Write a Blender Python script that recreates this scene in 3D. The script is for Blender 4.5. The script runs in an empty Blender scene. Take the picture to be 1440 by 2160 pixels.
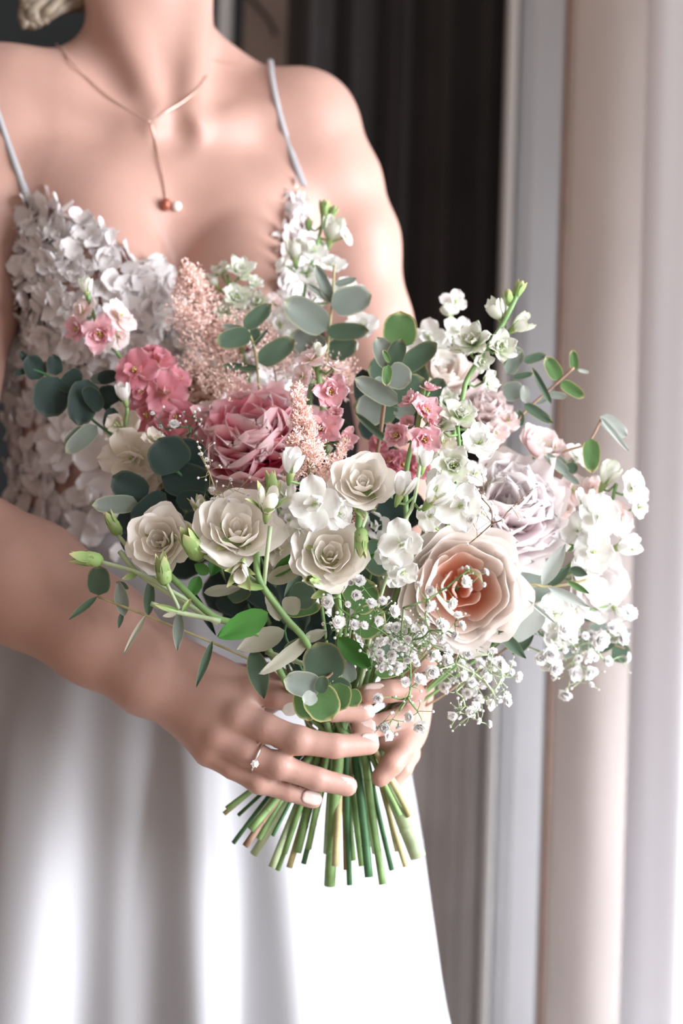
import bpy, math, random
import numpy as np
from mathutils import Vector, Matrix, noise
random.seed(7)
rng = np.random.default_rng(7)
C = bpy.context.scene.collection
SC = bpy.context.scene
# ---------------------------------------------------------------- camera, world, light, exposure
F = 3230.0
CAM = Vector((0.0, -1.3, 1.05))
RS = 0.030
RC = math.sqrt(1 - RS * RS)
RIGHT = Vector((RC, 0, RS)); UP = Vector((-RS, 0, RC)); FWD = Vector((0, 1, 0))

def P(px, py, y):
    """world point at depth y seen at photo pixel px, py"""
    d = y - CAM.y
    return CAM + RIGHT * ((px - 720) * d / F) - UP * ((py - 1080) * d / F) + FWD * d

def S(px, y):
    return px * (y - CAM.y) / F

cd = bpy.data.cameras.new('camera'); cam = bpy.data.objects.new('camera', cd); C.objects.link(cam)
cd.sensor_fit = 'VERTICAL'; cd.sensor_height = 36; cd.sensor_width = 24
cd.lens = F * 36 / 2160
cam.matrix_world = Matrix(((RIGHT.x, UP.x, -FWD.x, CAM.x), (RIGHT.y, UP.y, -FWD.y, CAM.y), (RIGHT.z, UP.z, -FWD.z, CAM.z), (0, 0, 0, 1)))
cd.dof.use_dof = True; cd.dof.focus_distance = 1.195; cd.dof.aperture_fstop = cd.lens / 17.0
cd.clip_start = 0.05
SC.camera = cam

SC.view_settings.view_transform = 'Standard'
SC.view_settings.look = 'None'
SC.view_settings.exposure = 0.52
SC.view_settings.gamma = 1.0
SC.view_settings.use_curve_mapping = False
SC.cycles.use_denoising = True
SC.cycles.max_bounces = 8
SC.cycles.transparent_max_bounces = 8
SC.cycles.sample_clamp_indirect = 4

w = bpy.data.worlds.new('world'); SC.world = w; w.use_nodes = True
bg = w.node_tree.nodes['Background']
bg.inputs[0].default_value = (1.0, 0.86, 0.78, 1); bg.inputs[1].default_value = 0.40

def area(name, loc, target, sx, sy, power, col):
    ld = bpy.data.lights.new(name, 'AREA'); ld.shape = 'RECTANGLE'; ld.size = sx; ld.size_y = sy
    ld.energy = power; ld.color = col
    o = bpy.data.objects.new(name, ld); C.objects.link(o); o.location = loc
    o.rotation_euler = (Vector(target) - Vector(loc)).to_track_quat('-Z', 'Y').to_euler()
    return o
area('window_and_fill_light', (2.15, -0.85, 1.45), (-0.12, 0.08, 1.15), 2.0, 1.9, 118, (0.93, 0.95, 1.0))
curtain_fill = area('window_and_fill_light', (2.2, -0.25, 0.50), (0.35, 0.85, 0.55), 0.7, 0.9, 21, (0.93, 0.95, 1.0)); curtain_fill.data.spread = math.radians(50)  # extra low fill lamp, added to brighten the curtains

# ---------------------------------------------------------------- materials
def new_mat(name):
    m = bpy.data.materials.new(name); m.use_nodes = True
    return m, m.node_tree.nodes, m.node_tree.links

def mat(name, col, rough=0.6, sss=0.0, var=0.0, scale=30, bump=0.0, bscale=200, metal=0.0, spec=0.4, sheen=0.0, stretch=None):
    m, n, l = new_mat(name); b = n['Principled BSDF']
    b.inputs['Roughness'].default_value = rough; b.inputs['Metallic'].default_value = metal
    b.inputs['Specular IOR Level'].default_value = spec
    b.inputs['Base Color'].default_value = (*col, 1)
    b.inputs['Sheen Weight'].default_value = sheen
    if sss:
        b.inputs['Subsurface Weight'].default_value = sss
        b.inputs['Subsurface Radius'].default_value = (0.012, 0.005, 0.003); b.inputs['Subsurface Scale'].default_value = 0.6
    tc = n.new('ShaderNodeTexCoord'); src = tc.outputs['Object']
    if stretch:
        mp = n.new('ShaderNodeMapping'); mp.inputs['Scale'].default_value = stretch; l.new(src, mp.inputs[0]); src = mp.outputs[0]
    if var:
        t = n.new('ShaderNodeTexNoise'); t.inputs['Scale'].default_value = scale; t.inputs['Detail'].default_value = 3; l.new(src, t.inputs['Vector'])
        r = n.new('ShaderNodeValToRGB')
        r.color_ramp.elements[0].position = .3; r.color_ramp.elements[1].position = .7
        r.color_ramp.elements[0].color = (*[max(0, c * (1 - var)) for c in col], 1); r.color_ramp.elements[1].color = (*[min(1, c * (1 + var)) for c in col], 1)
        l.new(t.outputs['Fac'], r.inputs[0]); l.new(r.outputs[0], b.inputs['Base Color'])
    if bump:
        t2 = n.new('ShaderNodeTexNoise'); t2.inputs['Scale'].default_value = bscale; l.new(src, t2.inputs['Vector'])
        bp = n.new('ShaderNodeBump'); bp.inputs['Strength'].default_value = bump; bp.inputs['Distance'].default_value = 0.002
        l.new(t2.outputs['Fac'], bp.inputs['Height']); l.new(bp.outputs[0], b.inputs['Normal'])
    return m

def mat_petal(name, stops, transl=0.35, rough=0.6, attr='t', bump=0.25, spec=0.25, veins=None, rim=None):
    """thin translucent tissue, colour running along the petal from base to tip"""
    m, n, l = new_mat(name); b = n['Principled BSDF']; out = n['Material Output']
    b.inputs['Roughness'].default_value = rough; b.inputs['Specular IOR Level'].default_value = spec
    a = n.new('ShaderNodeAttribute'); a.attribute_name = attr
    r = n.new('ShaderNodeValToRGB'); cr = r.color_ramp
    while len(cr.elements) < len(stops): cr.elements.new(0.5)
    for e, (p, c) in zip(cr.elements, stops): e.position = p; e.color = (*c, 1)
    l.new(a.outputs['Fac'], r.inputs[0]); col = r.outputs[0]
    tc = n.new('ShaderNodeTexCoord')
    oi = n.new('ShaderNodeObjectInfo')
    hv = n.new('ShaderNodeHueSaturation'); mr = n.new('ShaderNodeMapRange'); mr.inputs[3].default_value = .9; mr.inputs[4].default_value = 1.08
    l.new(oi.outputs['Random'], mr.inputs[0]); l.new(mr.outputs[0], hv.inputs['Value']); l.new(col, hv.inputs['Color']); col = hv.outputs[0]
    if veins:
        t = n.new('ShaderNodeTexNoise'); t.inputs['Scale'].default_value = 120; t.inputs['Detail'].default_value = 4; l.new(tc.outputs['Object'], t.inputs['Vector'])
        r2 = n.new('ShaderNodeValToRGB'); r2.color_ramp.elements[0].position = .42; r2.color_ramp.elements[1].position = .62
        r2.color_ramp.elements[0].color = (0, 0, 0, 1); r2.color_ramp.elements[1].color = (.5, .5, .5, 1)
        l.new(t.outputs['Fac'], r2.inputs[0])
        mx = n.new('ShaderNodeMix'); mx.data_type = 'RGBA'; l.new(r2.outputs[0], mx.inputs[0]); l.new(col, mx.inputs[6]); mx.inputs[7].default_value = (*veins, 1); col = mx.outputs[2]
    if rim:
        a2 = n.new('ShaderNodeAttribute'); a2.attribute_name = 'e'
        r3 = n.new('ShaderNodeValToRGB'); r3.color_ramp.elements[0].position = .86; r3.color_ramp.elements[1].position = .97
        l.new(a2.outputs['Fac'], r3.inputs[0])
        mx = n.new('ShaderNodeMix'); mx.data_type = 'RGBA'; l.new(r3.outputs[0], mx.inputs[0]); l.new(col, mx.inputs[6]); mx.inputs[7].default_value = (*rim, 1); col = mx.outputs[2]
    l.new(col, b.inputs['Base Color'])
    if bump:
        t2 = n.new('ShaderNodeTexNoise'); t2.inputs['Scale'].default_value = 260; l.new(tc.outputs['Object'], t2.inputs['Vector'])
        bp = n.new('ShaderNodeBump'); bp.inputs['Strength'].default_value = bump; bp.inputs['Distance'].default_value = 0.001
        l.new(t2.outputs['Fac'], bp.inputs['Height']); l.new(bp.outputs[0], b.inputs['Normal'])
    if transl:
        tr = n.new('ShaderNodeBsdfTranslucent'); l.new(col, tr.inputs['Color'])
        ms = n.new('ShaderNodeMixShader'); ms.inputs[0].default_value = transl
        l.new(b.outputs[0], ms.inputs[1]); l.new(tr.outputs[0], ms.inputs[2]); l.new(ms.outputs[0], out.inputs['Surface'])
    return m

M = {}
M['skin'] = mat('skin', (0.485, 0.30, 0.25), .46, sss=.5, var=.07, scale=14, bump=.06, bscale=500, spec=.35)
M['nail'] = mat('nail', (0.83, 0.60, 0.56), .15, sss=.2, spec=.6)
M['nude'] = mat('nude_tulle', (0.44, 0.27, 0.23), .8, var=.1, scale=60, bump=.3, bscale=900)
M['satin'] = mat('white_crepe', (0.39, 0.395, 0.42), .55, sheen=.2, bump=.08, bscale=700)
M['lace'] = mat_petal('lace', [(0, (.74, .70, .69)), (1, (.84, .82, .83))], transl=.25, rough=.6)
M['hair'] = mat('ash_blond_hair', (0.30, 0.25, 0.19), .4, var=.4, scale=80)
M['gold'] = mat('rose_gold', (0.80, 0.58, 0.50), .3, metal=.7)
M['silver'] = mat('silver', (0.88, 0.82, 0.78), .18, metal=.95)
M['pearl'] = mat('pearl', (0.95, 0.92, 0.9), .12, spec=.8)
M['bead'] = mat('copper_bead', (0.36, 0.11, 0.07), .3, metal=.3)
M['stone'] = mat('clear_stone', (0.93, 0.93, 0.95), .05, spec=1.0)
M['dark_drape'] = mat('dark_drape', (0.029, 0.025, 0.026), .9, var=.2, scale=8, bump=.2, bscale=500, sheen=.1)
M['lit_drape'] = mat('lit_drape', (0.60, 0.58, 0.57), .9, var=.1, scale=8, bump=.2, bscale=500)  # light on the lower curtain is put into this pale grey
M['white_paint'] = mat('white_paint', (0.60, 0.60, 0.62), .5, var=.03, scale=6)
M['cream_drape'] = mat('cream_drape', (0.60, 0.55, 0.52), .85, var=.05, scale=20, bump=.25, bscale=400, sheen=.2, stretch=(1, 1, .3))
M['voile'] = mat('white_voile', (0.78, 0.78, 0.83), .8, sheen=.3, bump=.2, bscale=300)
M['brown_edge'] = mat('brown_edging', (0.20, 0.13, 0.10), .8, var=.1)
M['taupe'] = mat('taupe_door', (0.42, 0.33, 0.30), .7, var=.15, scale=10, stretch=(1, 1, .1))
M['wall'] = mat('dark_wall', (0.022, 0.026, 0.028), .9, var=.1)
M['added_wall'] = mat('brown_wall', (0.16, 0.115, 0.095), .9, var=.1)
M['floor'] = mat('oak_floor', (0.36, 0.27, 0.2), .5, var=.25, scale=6, stretch=(1, .1, 1))
M['frame'] = mat('window_white', (0.9, 0.9, 0.9), .4)
# flowers
M['pink_outer'] = mat_petal('pink_peony_outer', [(0, (.90, .26, .40)), (.55, (.96, .42, .52)), (1, (.97, .76, .78))], transl=.45)
M['pink_inner'] = mat_petal('pink_peony_inner', [(0, (.80, .08, .24)), (.3, (.95, .20, .38)), (.65, (.98, .46, .55)), (.97, (.98, .80, .82))], transl=.3)
M['blush_guard'] = mat_petal('blush_guard', [(0, (.70, .50, .46)), (1, (.84, .72, .68))])
M['lilac'] = mat_petal('pale_peony', [(0, (.96, .74, .77)), (.5, (.98, .89, .91)), (1, (.99, .96, .96))], transl=.4)
M['blush_rose'] = mat_petal('blush_rose', [(0, (.90, .54, .40)), (.3, (.94, .76, .66)), (.7, (.96, .88, .83)), (1, (.97, .93, .90))], transl=.3)
M['coral_rose'] = mat_petal('coral_rose', [(0, (.84, .20, .08)), (.5, (.87, .42, .28)), (.85, (.93, .74, .65)), (1, (.95, .87, .82))], transl=.45)
M['cream_rose'] = mat_petal('cream_rose', [(0, (.95, .80, .58)), (.4, (.97, .91, .80)), (1, (.98, .95, .91))], transl=.25)
M['white_rose'] = mat_petal('white_rose', [(0, (.86, .72, .66)), (.4, (.88, .84, .82)), (1, (.90, .88, .88))])
M['peach'] = mat_petal('peach_peony', [(0, (.70, .45, .30)), (.6, (.80, .64, .50)), (1, (.84, .73, .62))])
M['stock'] = mat_petal('white_stock', [(0, (.62, .70, .42)), (.2, (.92, .93, .88)), (1, (.95, .95, .95))], transl=.4)
M['cream_stock'] = mat_petal('cream_stock', [(0, (.55, .60, .35)), (.25, (.76, .70, .58)), (1, (.82, .76, .68))])
M['larkspur_white'] = mat_petal('white_larkspur', [(0, (.33, .50, .20)), (.35, (.72, .78, .60)), (.85, (.93, .93, .90)), (1, (.74, .80, .64))], transl=.4)
M['larkspur_pink'] = mat_petal('pink_larkspur', [(0, (.85, .80, .60)), (.2, (.92, .58, .60)), (.7, (.93, .55, .62)), (1, (.95, .76, .78))], transl=.4)
M['stock_dusky'] = mat_petal('dusky_pink', [(0, (.66, .55, .25)), (.2, (.70, .26, .30)), (.7, (.74, .30, .37)), (1, (.84, .50, .54))], transl=.4)
M['palepink'] = mat_petal('pale_pink', [(0, (.76, .72, .5)), (.25, (.94, .74, .72)), (1, (.95, .86, .86))], transl=.4)
M['astilbe'] = mat_petal('astilbe', [(0, (.70, .36, .30)), (.5, (.90, .66, .60)), (1, (.95, .85, .78))], transl=.2, bump=0)
M['gyp'] = mat_petal('gypsophila', [(0, (.84, .86, .76)), (.1, (.95, .95, .93)), (1, (.96, .95, .96))], transl=.4, bump=0)
M['stamen'] = mat('stamen', (.70, .58, .20), .6, var=.2, scale=300)
M['greencentre'] = mat('green_centre', (.52, .62, .30), .6, var=.3, scale=300)
M['stem'] = mat('green_stem', (.20, .34, .13), .5, var=.25, scale=60, spec=.35)
M['stem_pale'] = mat('pale_stem', (.42, .53, .32), .5, var=.15, scale=60)
M['stem_dark'] = mat('dark_stem', (.05, .15, .06), .5, var=.25, scale=60)
M['stem_brown'] = mat('brown_stem', (.30, .19, .13), .6, var=.25, scale=80)
M['stem_olive'] = mat('olive_stem', (.42, .38, .20), .6, var=.2, scale=80)
M['bud_green'] = mat_petal('bud_green', [(0, (.20, .36, .10)), (.6, (.36, .50, .20)), (1, (.55, .52, .28))], transl=.1)
LV = (.03, .05, .035)
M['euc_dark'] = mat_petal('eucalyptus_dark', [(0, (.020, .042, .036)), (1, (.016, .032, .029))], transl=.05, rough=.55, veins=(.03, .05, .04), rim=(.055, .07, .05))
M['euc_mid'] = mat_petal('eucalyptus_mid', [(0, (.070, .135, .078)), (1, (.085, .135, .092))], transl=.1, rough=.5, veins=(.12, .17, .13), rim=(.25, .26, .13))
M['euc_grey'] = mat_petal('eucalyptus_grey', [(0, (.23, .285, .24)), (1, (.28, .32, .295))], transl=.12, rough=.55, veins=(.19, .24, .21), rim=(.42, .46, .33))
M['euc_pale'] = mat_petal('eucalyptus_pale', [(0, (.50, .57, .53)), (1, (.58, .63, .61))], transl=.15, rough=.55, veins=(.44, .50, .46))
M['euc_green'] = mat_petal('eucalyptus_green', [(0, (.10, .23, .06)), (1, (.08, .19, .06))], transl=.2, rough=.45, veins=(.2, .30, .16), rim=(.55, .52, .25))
M['rose_leaf'] = mat_petal('rose_leaf', [(0, (.08, .24, .05)), (1, (.06, .22, .04))], transl=.15, rough=.4, veins=(.05, .17, .04))
M['sage'] = mat_petal('sage_underside', [(0, (.46, .47, .36)), (1, (.52, .50, .42))], transl=.15, rough=.7)

# ---------------------------------------------------------------- helpers
W = {}
def thing(name, label, cat, loc, group=None):
    o = bpy.data.objects.new(name, None); C.objects.link(o); o.empty_display_size = .02
    o.location = loc; o['label'] = label; o['category'] = cat
    if group: o['group'] = group
    W[o.name] = Matrix.Translation(loc)
    return o

def mesh(name, verts, faces, m, attrs=None, smooth=True):
    me = bpy.data.meshes.new(name)
    me.from_pydata([tuple(v) for v in verts], [], [tuple(f) for f in faces])
    if smooth: me.polygons.foreach_set('use_smooth', [True] * len(me.polygons))
    if attrs:
        for k, vals in attrs.items():
            a = me.attributes.new(k, 'FLOAT', 'POINT'); a.data.foreach_set('value', np.asarray(vals, dtype=np.float32))
    if m: me.materials.append(m)
    me.update()
    return me

def part(name, me, parent, Mw=None, label=None, kind=None):
    o = bpy.data.objects.new(name, me); C.objects.link(o)
    Mw = Mw or Matrix.Identity(4)
    o.parent = parent; o.matrix_basis = W[parent.name].inverted() @ Mw
    W[o.name] = Mw
    if label: o['label'] = label
    if kind: o['kind'] = kind
    return o

def tag(o, label, cat, group=None):
    o['label'] = label; o['category'] = cat
    if group: o['group'] = group
    return o

def frame(loc, z, x=None, spin=0.0):
    """matrix with local Z along z, origin loc"""
    z = Vector(z).normalized()
    if x is None: x = Vector((1, 0, 0)) if abs(z.x) < .8 else Vector((0, 0, 1))
    y = z.cross(Vector(x)).normalized(); x = y.cross(z).normalized()
    m = Matrix(((x.x, y.x, z.x, loc[0]), (x.y, y.y, z.y, loc[1]), (x.z, y.z, z.z, loc[2]), (0, 0, 0, 1)))
    return m @ Matrix.Rotation(spin, 4, 'Z')

class MB:
    def __init__(s): s.v = []; s.f = []; s.t = []; s.e = []
    def add(s, vs, fs, t=None, e=None):
        b = len(s.v); s.v += [tuple(v) for v in vs]; s.f += [tuple(i + b for i in f) for f in fs]
        s.t += list(t) if t is not None else [0.5] * len(vs); s.e += list(e) if e is not None else [0.0] * len(vs)
    def addm(s, data, Mx):
        vs, fs, t, e = data
        s.add([Mx @ Vector(v) for v in vs], fs, t, e)
    def tube(s, pts, rad, n=6, cap=True, t0=0., t1=1.):
        pts = [Vector(p) for p in pts]
        if not hasattr(rad, '__len__'): rad = [rad] * len(pts)
        vs = []; ts = []; prev = None
        for i, p in enumerate(pts):
            d = (pts[min(i + 1, len(pts) - 1)] - pts[max(i - 1, 0)])
            if d.length < 1e-9: d = Vector((0, 0, 1))
            d.normalize()
            if prev is None: x = d.orthogonal().normalized()
            else:
                x = prev - d * prev.dot(d)
                x = x.normalized() if x.length > 1e-6 else d.orthogonal().normalized()
            prev = x; y = d.cross(x)
            for k in range(n):
                a = 2 * math.pi * k / n; vs.append(p + (x * math.cos(a) + y * math.sin(a)) * rad[i]); ts.append(t0 + (t1 - t0) * i / max(1, len(pts) - 1))
        fs = []
        for i in range(len(pts) - 1):
            for k in range(n):
                fs.append((i * n + k, i * n + (k + 1) % n, (i + 1) * n + (k + 1) % n, (i + 1) * n + k))
        if cap: fs += [tuple(range(n))[::-1], tuple(range((len(pts) - 1) * n, len(pts) * n))]
        s.add(vs, fs, ts)
    def ball(s, c, r, nu=8, nv=6, sc=(1, 1, 1), Mx=None):
        vs = []; ts = []
        for j in range(nv + 1):
            ph = math.pi * j / nv
            for i in range(nu):
                a = 2 * math.pi * i / nu
                v = Vector((math.sin(ph) * math.cos(a) * sc[0], math.sin(ph) * math.sin(a) * sc[1], -math.cos(ph) * sc[2])) * r
                if Mx: v = Mx @ v
                vs.append(Vector(c) + v); ts.append(j / nv)
        fs = [(j * nu + i, j * nu + (i + 1) % nu, (j + 1) * nu + (i + 1) % nu, (j + 1) * nu + i) for j in range(nv) for i in range(nu)]
        s.add(vs, fs, ts)
    def mesh(s, name, m, smooth=True): return mesh(name, s.v, s.f, m, {'t': s.t, 'e': s.e}, smooth)

def spline(pts, n=6):
    pts = [Vector(p) for p in pts]; out = []
    q = [pts[0] * 2 - pts[1]] + pts + [pts[-1] * 2 - pts[-2]]
    for i in range(1, len(q) - 2):
        a, b, c, d = q[i - 1], q[i], q[i + 1], q[i + 2]
        for k in range(n):
            t = k / n
            out.append(.5 * ((2 * b) + (c - a) * t + (2 * a - 5 * b + 4 * c - d) * t * t + (3 * b - a - 3 * c + d) * t ** 3))
    out.append(pts[-1]); return out

def lerp(a, b, t): return a + (b - a) * t
def rnd(a, b): return random.uniform(a, b)
def rvec(s=1): return Vector((rnd(-1, 1), rnd(-1, 1), rnd(-1, 1))) * s

def box(name, lo, hi, m, parent=None, bev=0.0):
    x0, y0, z0 = lo; x1, y1, z1 = hi
    b = min(bev, (x1 - x0) / 3, (y1 - y0) / 3)
    ring = [(x0 + b, y0), (x1 - b, y0), (x1, y0 + b), (x1, y1 - b), (x1 - b, y1), (x0 + b, y1), (x0, y1 - b), (x0, y0 + b)] if b > 0 else [(x0, y0), (x1, y0), (x1, y1), (x0, y1)]
    n = len(ring); vs = [(x, y, z0) for x, y in ring] + [(x, y, z1) for x, y in ring]
    fs = [(i, (i + 1) % n, n + (i + 1) % n, n + i) for i in range(n)] + [tuple(range(n))[::-1], tuple(range(n, 2 * n))]
    me = mesh(name, vs, fs, m, smooth=False)
    if parent: return part(name, me, parent)
    o = bpy.data.objects.new(name, me); C.objects.link(o); W[o.name] = Matrix.Identity(4); return o

def struct(o): o['kind'] = 'structure'; return o

# ---------------------------------------------------------------- the setting
struct(box('floor', (-2.4, -2.6, -0.05), (2.6, 1.6, 0.0), M['floor']))
struct(box('wall_back', (-2.4, 1.35, 0), (2.6, 1.45, 2.7), M['wall']))
wl = box('added_wall_left', (-1.45, -1.2, 0), (-1.35, 1.35, 2.7), M['added_wall']); struct(wl)  # unseen wall, added to cut ambient light from the left
# right wall with a tall window beside the camera
wr = box('wall_right', (2.3, -2.6, 0), (2.4, -1.6, 2.7), M['white_paint']); struct(wr)
box('wall_pier', (2.3, 0.1, 0), (2.4, 1.4, 2.7), M['white_paint'], wr)
box('wall_head', (2.3, -1.6, 2.45), (2.4, 0.1, 2.7), M['white_paint'], wr)
wn = box('window_1', (2.3, -1.6, 0.0), (2.36, -1.53, 2.45), M['frame'], bev=.01); struct(wn)
box('window_frame', (2.3, 0.03, 0), (2.36, 0.1, 2.45), M['frame'], wn, .01)
box('window_frame', (2.3, -.8, 0), (2.36, -.74, 2.45), M['frame'], wn, .01)

def drape(name, x0, x1, y, z0, z1, folds, amp, m, seed, prof=None, nx=160, nz=14, thick=.004, parent=None):
    r = random.Random(seed); ph = [r.uniform(0, 6.28) for _ in range(4)]
    vs = []
    for side in (0, 1):
        for j in range(nz + 1):
            z = lerp(z0, z1, j / nz)
            for i in range(nx + 1):
                u = i / nx; x = lerp(x0, x1, u)
                s = u * folds * 2 * math.pi
                yy = y + (prof(u) if prof else 0) + amp * (math.sin(s + ph[0]) + .35 * math.sin(2.3 * s + ph[1] + .4 * math.sin(z * 1.1)) + .2 * math.sin(.37 * s + ph[2] + z * .6))
                vs.append((x + .25 * amp * math.cos(s + ph[3] + z * .3), yy + side * thick, z))
    n = nx + 1; o = n * (nz + 1); fs = []
    for j in range(nz):
        for i in range(nx):
            a = j * n + i
            fs.append((a, a + 1, a + 1 + n, a + n)); fs.append((o + a, o + a + n, o + a + 1 + n, o + a + 1))
    for j in range(nz):
        a = j * n; fs.append((a, a + n, o + a + n, o + a)); a = j * n + nx; fs.append((a, o + a, o + a + n, a + n))
    for i in range(nx):
        fs.append((i, o + i, o + i + 1, i + 1)); a = nz * n + i; fs.append((a, a + 1, o + a + 1, o + a))
    me = mesh(name, vs, fs, m)
    if parent: return part(name, me, parent)
    ob = bpy.data.objects.new(name, me); C.objects.link(ob); W[ob.name] = Matrix.Identity(4); return ob

def xat(px, y): return (px - 720) * (y + 1.3) / F
tag(drape('dark_curtain', xat(590, 1.0) - .01, xat(1068, 1.0), 1.0, 1.08, 2.6, 5.2, .020, M['dark_drape'], 3), 'dark brown blackout curtain hanging in narrow folds behind the bare shoulder', 'curtain')
tag(drape('lit_lower_curtain', xat(700, .97), xat(1040, .97), .955, 0.0, 1.075, 4.5, .012, M['lit_drape'], 5), 'lower curtain in soft folds beside the white skirt, its light put into a paler grey', 'curtain')  # paler cloth standing for the light that falls low on the dark curtain
# white post left of the cream drape, with its bright return
t = box('trim_1', (xat(1062, .95), .90, 0), (xat(1205, .95), .99, 2.6), M['white_paint'], bev=.02); struct(t)
box('trim_2', (xat(1040, .9), .872, 0), (xat(1058, .9), .93, 2.6), M['frame'], bev=.006)['kind'] = 'structure'
cr = drape('cream_curtain', xat(1168, .72), .86, .72, 0.0, 2.6, 1.35, .022, M['cream_drape'], 11, prof=lambda u: -.05 * math.sin(min(1, u * 2.4) * 1.57) - .05 * u)
tag(cr, 'beige cream curtain with a brown edge hanging nearest the window', 'curtain')
box('edging', (xat(1163, .72), .705, 0), (xat(1173, .72), .735, 2.6), M['brown_edge'], cr, .002)
vo = drape('voile_curtain', xat(1352, .54), .60, .54, 0.0, 2.6, 1.6, .009, M['voile'], 12, prof=lambda u: .05 * (1 - min(1, u * 2)) ** 2 - .02 * u)
tag(vo, 'sheer white voile curtain glowing at the right edge', 'curtain')
# taupe door leaf and pale frame behind the neck
d = box('door_1', (xat(482, 1.2), 1.2, 0), (xat(604, 1.2) + .02, 1.24, 2.6), M['taupe'], bev=.004); struct(d)
b = MB(); b.tube(spline([P(500, -40, 1.17), P(535, 5, 1.17), P(565, 40, 1.17), P(582, 75, 1.17)]), .0035)
part('cord', b.mesh('cord', M['wall']), d)
box('trim_3', (xat(428, 1.15), 1.15, 0), (xat(458, 1.15), 1.18, 2.6), M['white_paint'], bev=.004)['kind'] = 'structure'
# ---------------------------------------------------------------- the bride: one surface grown from a distance field
H0 = 0.0027
G0 = np.array([-0.50, -0.10, 0.80]); G1 = np.array([0.17, 0.40, 1.90])
N3 = np.ceil((G1 - G0) / H0).astype(int)

class Field:
    def __init__(s, g0, g1, h):
        s.h = h; s.g0 = np.array(g0); n = np.ceil((np.array(g1) - s.g0) / h).astype(int); s.n = n
        s.D = np.full(tuple(n), .06, np.float32)
    def _box(s, lo, hi):
        i0 = np.maximum(((np.array(lo) - s.g0) / s.h).astype(int), 0); i1 = np.minimum(((np.array(hi) - s.g0) / s.h).astype(int) + 2, s.n)
        if (i1 <= i0).any(): return None
        sl = tuple(slice(a, b) for a, b in zip(i0, i1))
        ax = [(np.arange(a, b) * s.h + o).astype(np.float32) for a, b, o in zip(i0, i1, s.g0)]
        return sl, ax[0][:, None, None], ax[1][None, :, None], ax[2][None, None, :]
    def _union(s, sl, d, k):
        a = s.D[sl]
        if k > 0:
            h = np.maximum(k - np.abs(a - d), 0) / k; s.D[sl] = np.minimum(a, d) - h * h * k * .25
        else: s.D[sl] = np.minimum(a, d)
    def cone(s, a, b, ra, rb, k=.004, flat=None):
        a = np.array(a, float); b = np.array(b, float); m = max(ra, rb) + k + .02
        r = s._box(np.minimum(a, b) - m, np.maximum(a, b) + m)
        if r is None: return
        sl, X, Y, Z = r; d = b - a; L = max((d * d).sum(), 1e-9)
        t = np.clip(((X - a[0]) * d[0] + (Y - a[1]) * d[1] + (Z - a[2]) * d[2]) / L, 0, 1)
        q = np.sqrt((X - a[0] - t * d[0]) ** 2 + (Y - a[1] - t * d[1]) ** 2 + (Z - a[2] - t * d[2]) ** 2)
        s._union(sl, q - (ra + (rb - ra) * t), k)
    def chain(s, pts, rad, k=.004):
        for i in range(len(pts) - 1): s.cone(pts[i], pts[i + 1], rad[i], rad[i + 1], k)
    def ell(s, c, r, k=.02, rot=0.0, carve=False):
        c = np.array(c, float); m = max(r) + k + .02; bb = s._box(c - m, c + m)
        if bb is None: return
        sl, X, Y, Z = bb; X = X - c[0]; Y = Y - c[1]; Z = Z - c[2]
        ca, sa = math.cos(rot), math.sin(rot); U = X * ca + Y * sa; V = -X * sa + Y * ca
        k0 = np.sqrt((U / r[0]) ** 2 + (V / r[1]) ** 2 + (Z / r[2]) ** 2); k1 = np.sqrt((U / r[0] ** 2) ** 2 + (V / r[1] ** 2) ** 2 + (Z / r[2] ** 2) ** 2)
        d = k0 * (k0 - 1) / np.maximum(k1, 1e-6)
        if carve:
            a = s.D[sl]; d = -d; h = np.maximum(k - np.abs(a - d), 0) / k; s.D[sl] = np.maximum(a, d) + h * h * k * .25
        else: s._union(sl, d, k)

def surface_nets(D, g0, h):
    n = np.array(D.shape); ins = D < 0
    c = ins[:-1, :-1, :-1].astype(np.int8)
    tot = np.zeros(tuple(n - 1), np.int8)
    for dx in (0, 1):
        for dy in (0, 1):
            for dz in (0, 1):
                tot += ins[dx:n[0] - 1 + dx, dy:n[1] - 1 + dy, dz:n[2] - 1 + dz]
    act = (tot > 0) & (tot < 8); I = np.argwhere(act); idx = np.full(tuple(n - 1), -1, np.int32); idx[act] = np.arange(len(I))
    cor = {}
    for dx in (0, 1):
        for dy in (0, 1):
            for dz in (0, 1): cor[(dx, dy, dz)] = D[I[:, 0] + dx, I[:, 1] + dy, I[:, 2] + dz].astype(np.float64)
    acc = np.zeros((len(I), 3)); cnt = np.zeros(len(I))
    for a in cor:
        for ax in range(3):
            if a[ax] == 0:
                b = list(a); b[ax] = 1; b = tuple(b); va, vb = cor[a], cor[b]; m = (va < 0) != (vb < 0)
                t = np.where(m, va / np.where(np.abs(va - vb) < 1e-12, 1, va - vb), 0)
                p = np.tile(np.array(a, float), (len(I), 1)); p[:, ax] = t
                acc += p * m[:, None]; cnt += m
    V = (I + acc / cnt[:, None]) * h + g0
    Fs = []
    for ax in range(3):
        u, v = (ax + 1) % 3, (ax + 2) % 3
        s0 = [slice(None)] * 3; s1 = [slice(None)] * 3; s0[ax] = slice(0, -1); s1[ax] = slice(1, None)
        x = ins[tuple(s0)] != ins[tuple(s1)]; E = np.argwhere(x)
        E = E[(E[:, u] > 0) & (E[:, v] > 0) & (E[:, u] < n[u] - 1) & (E[:, v] < n[v] - 1)]
        if not len(E): continue
        fl = ins[tuple(E.T)]
        def q(du, dv):
            e = E.copy(); e[:, u] -= du; e[:, v] -= dv; return idx[tuple(e.T)]
        f = np.stack([q(1, 1), q(0, 1), q(0, 0), q(1, 0)], 1); f[~fl] = f[~fl][:, ::-1]; Fs.append(f)
    return V, np.concatenate(Fs)

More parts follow.
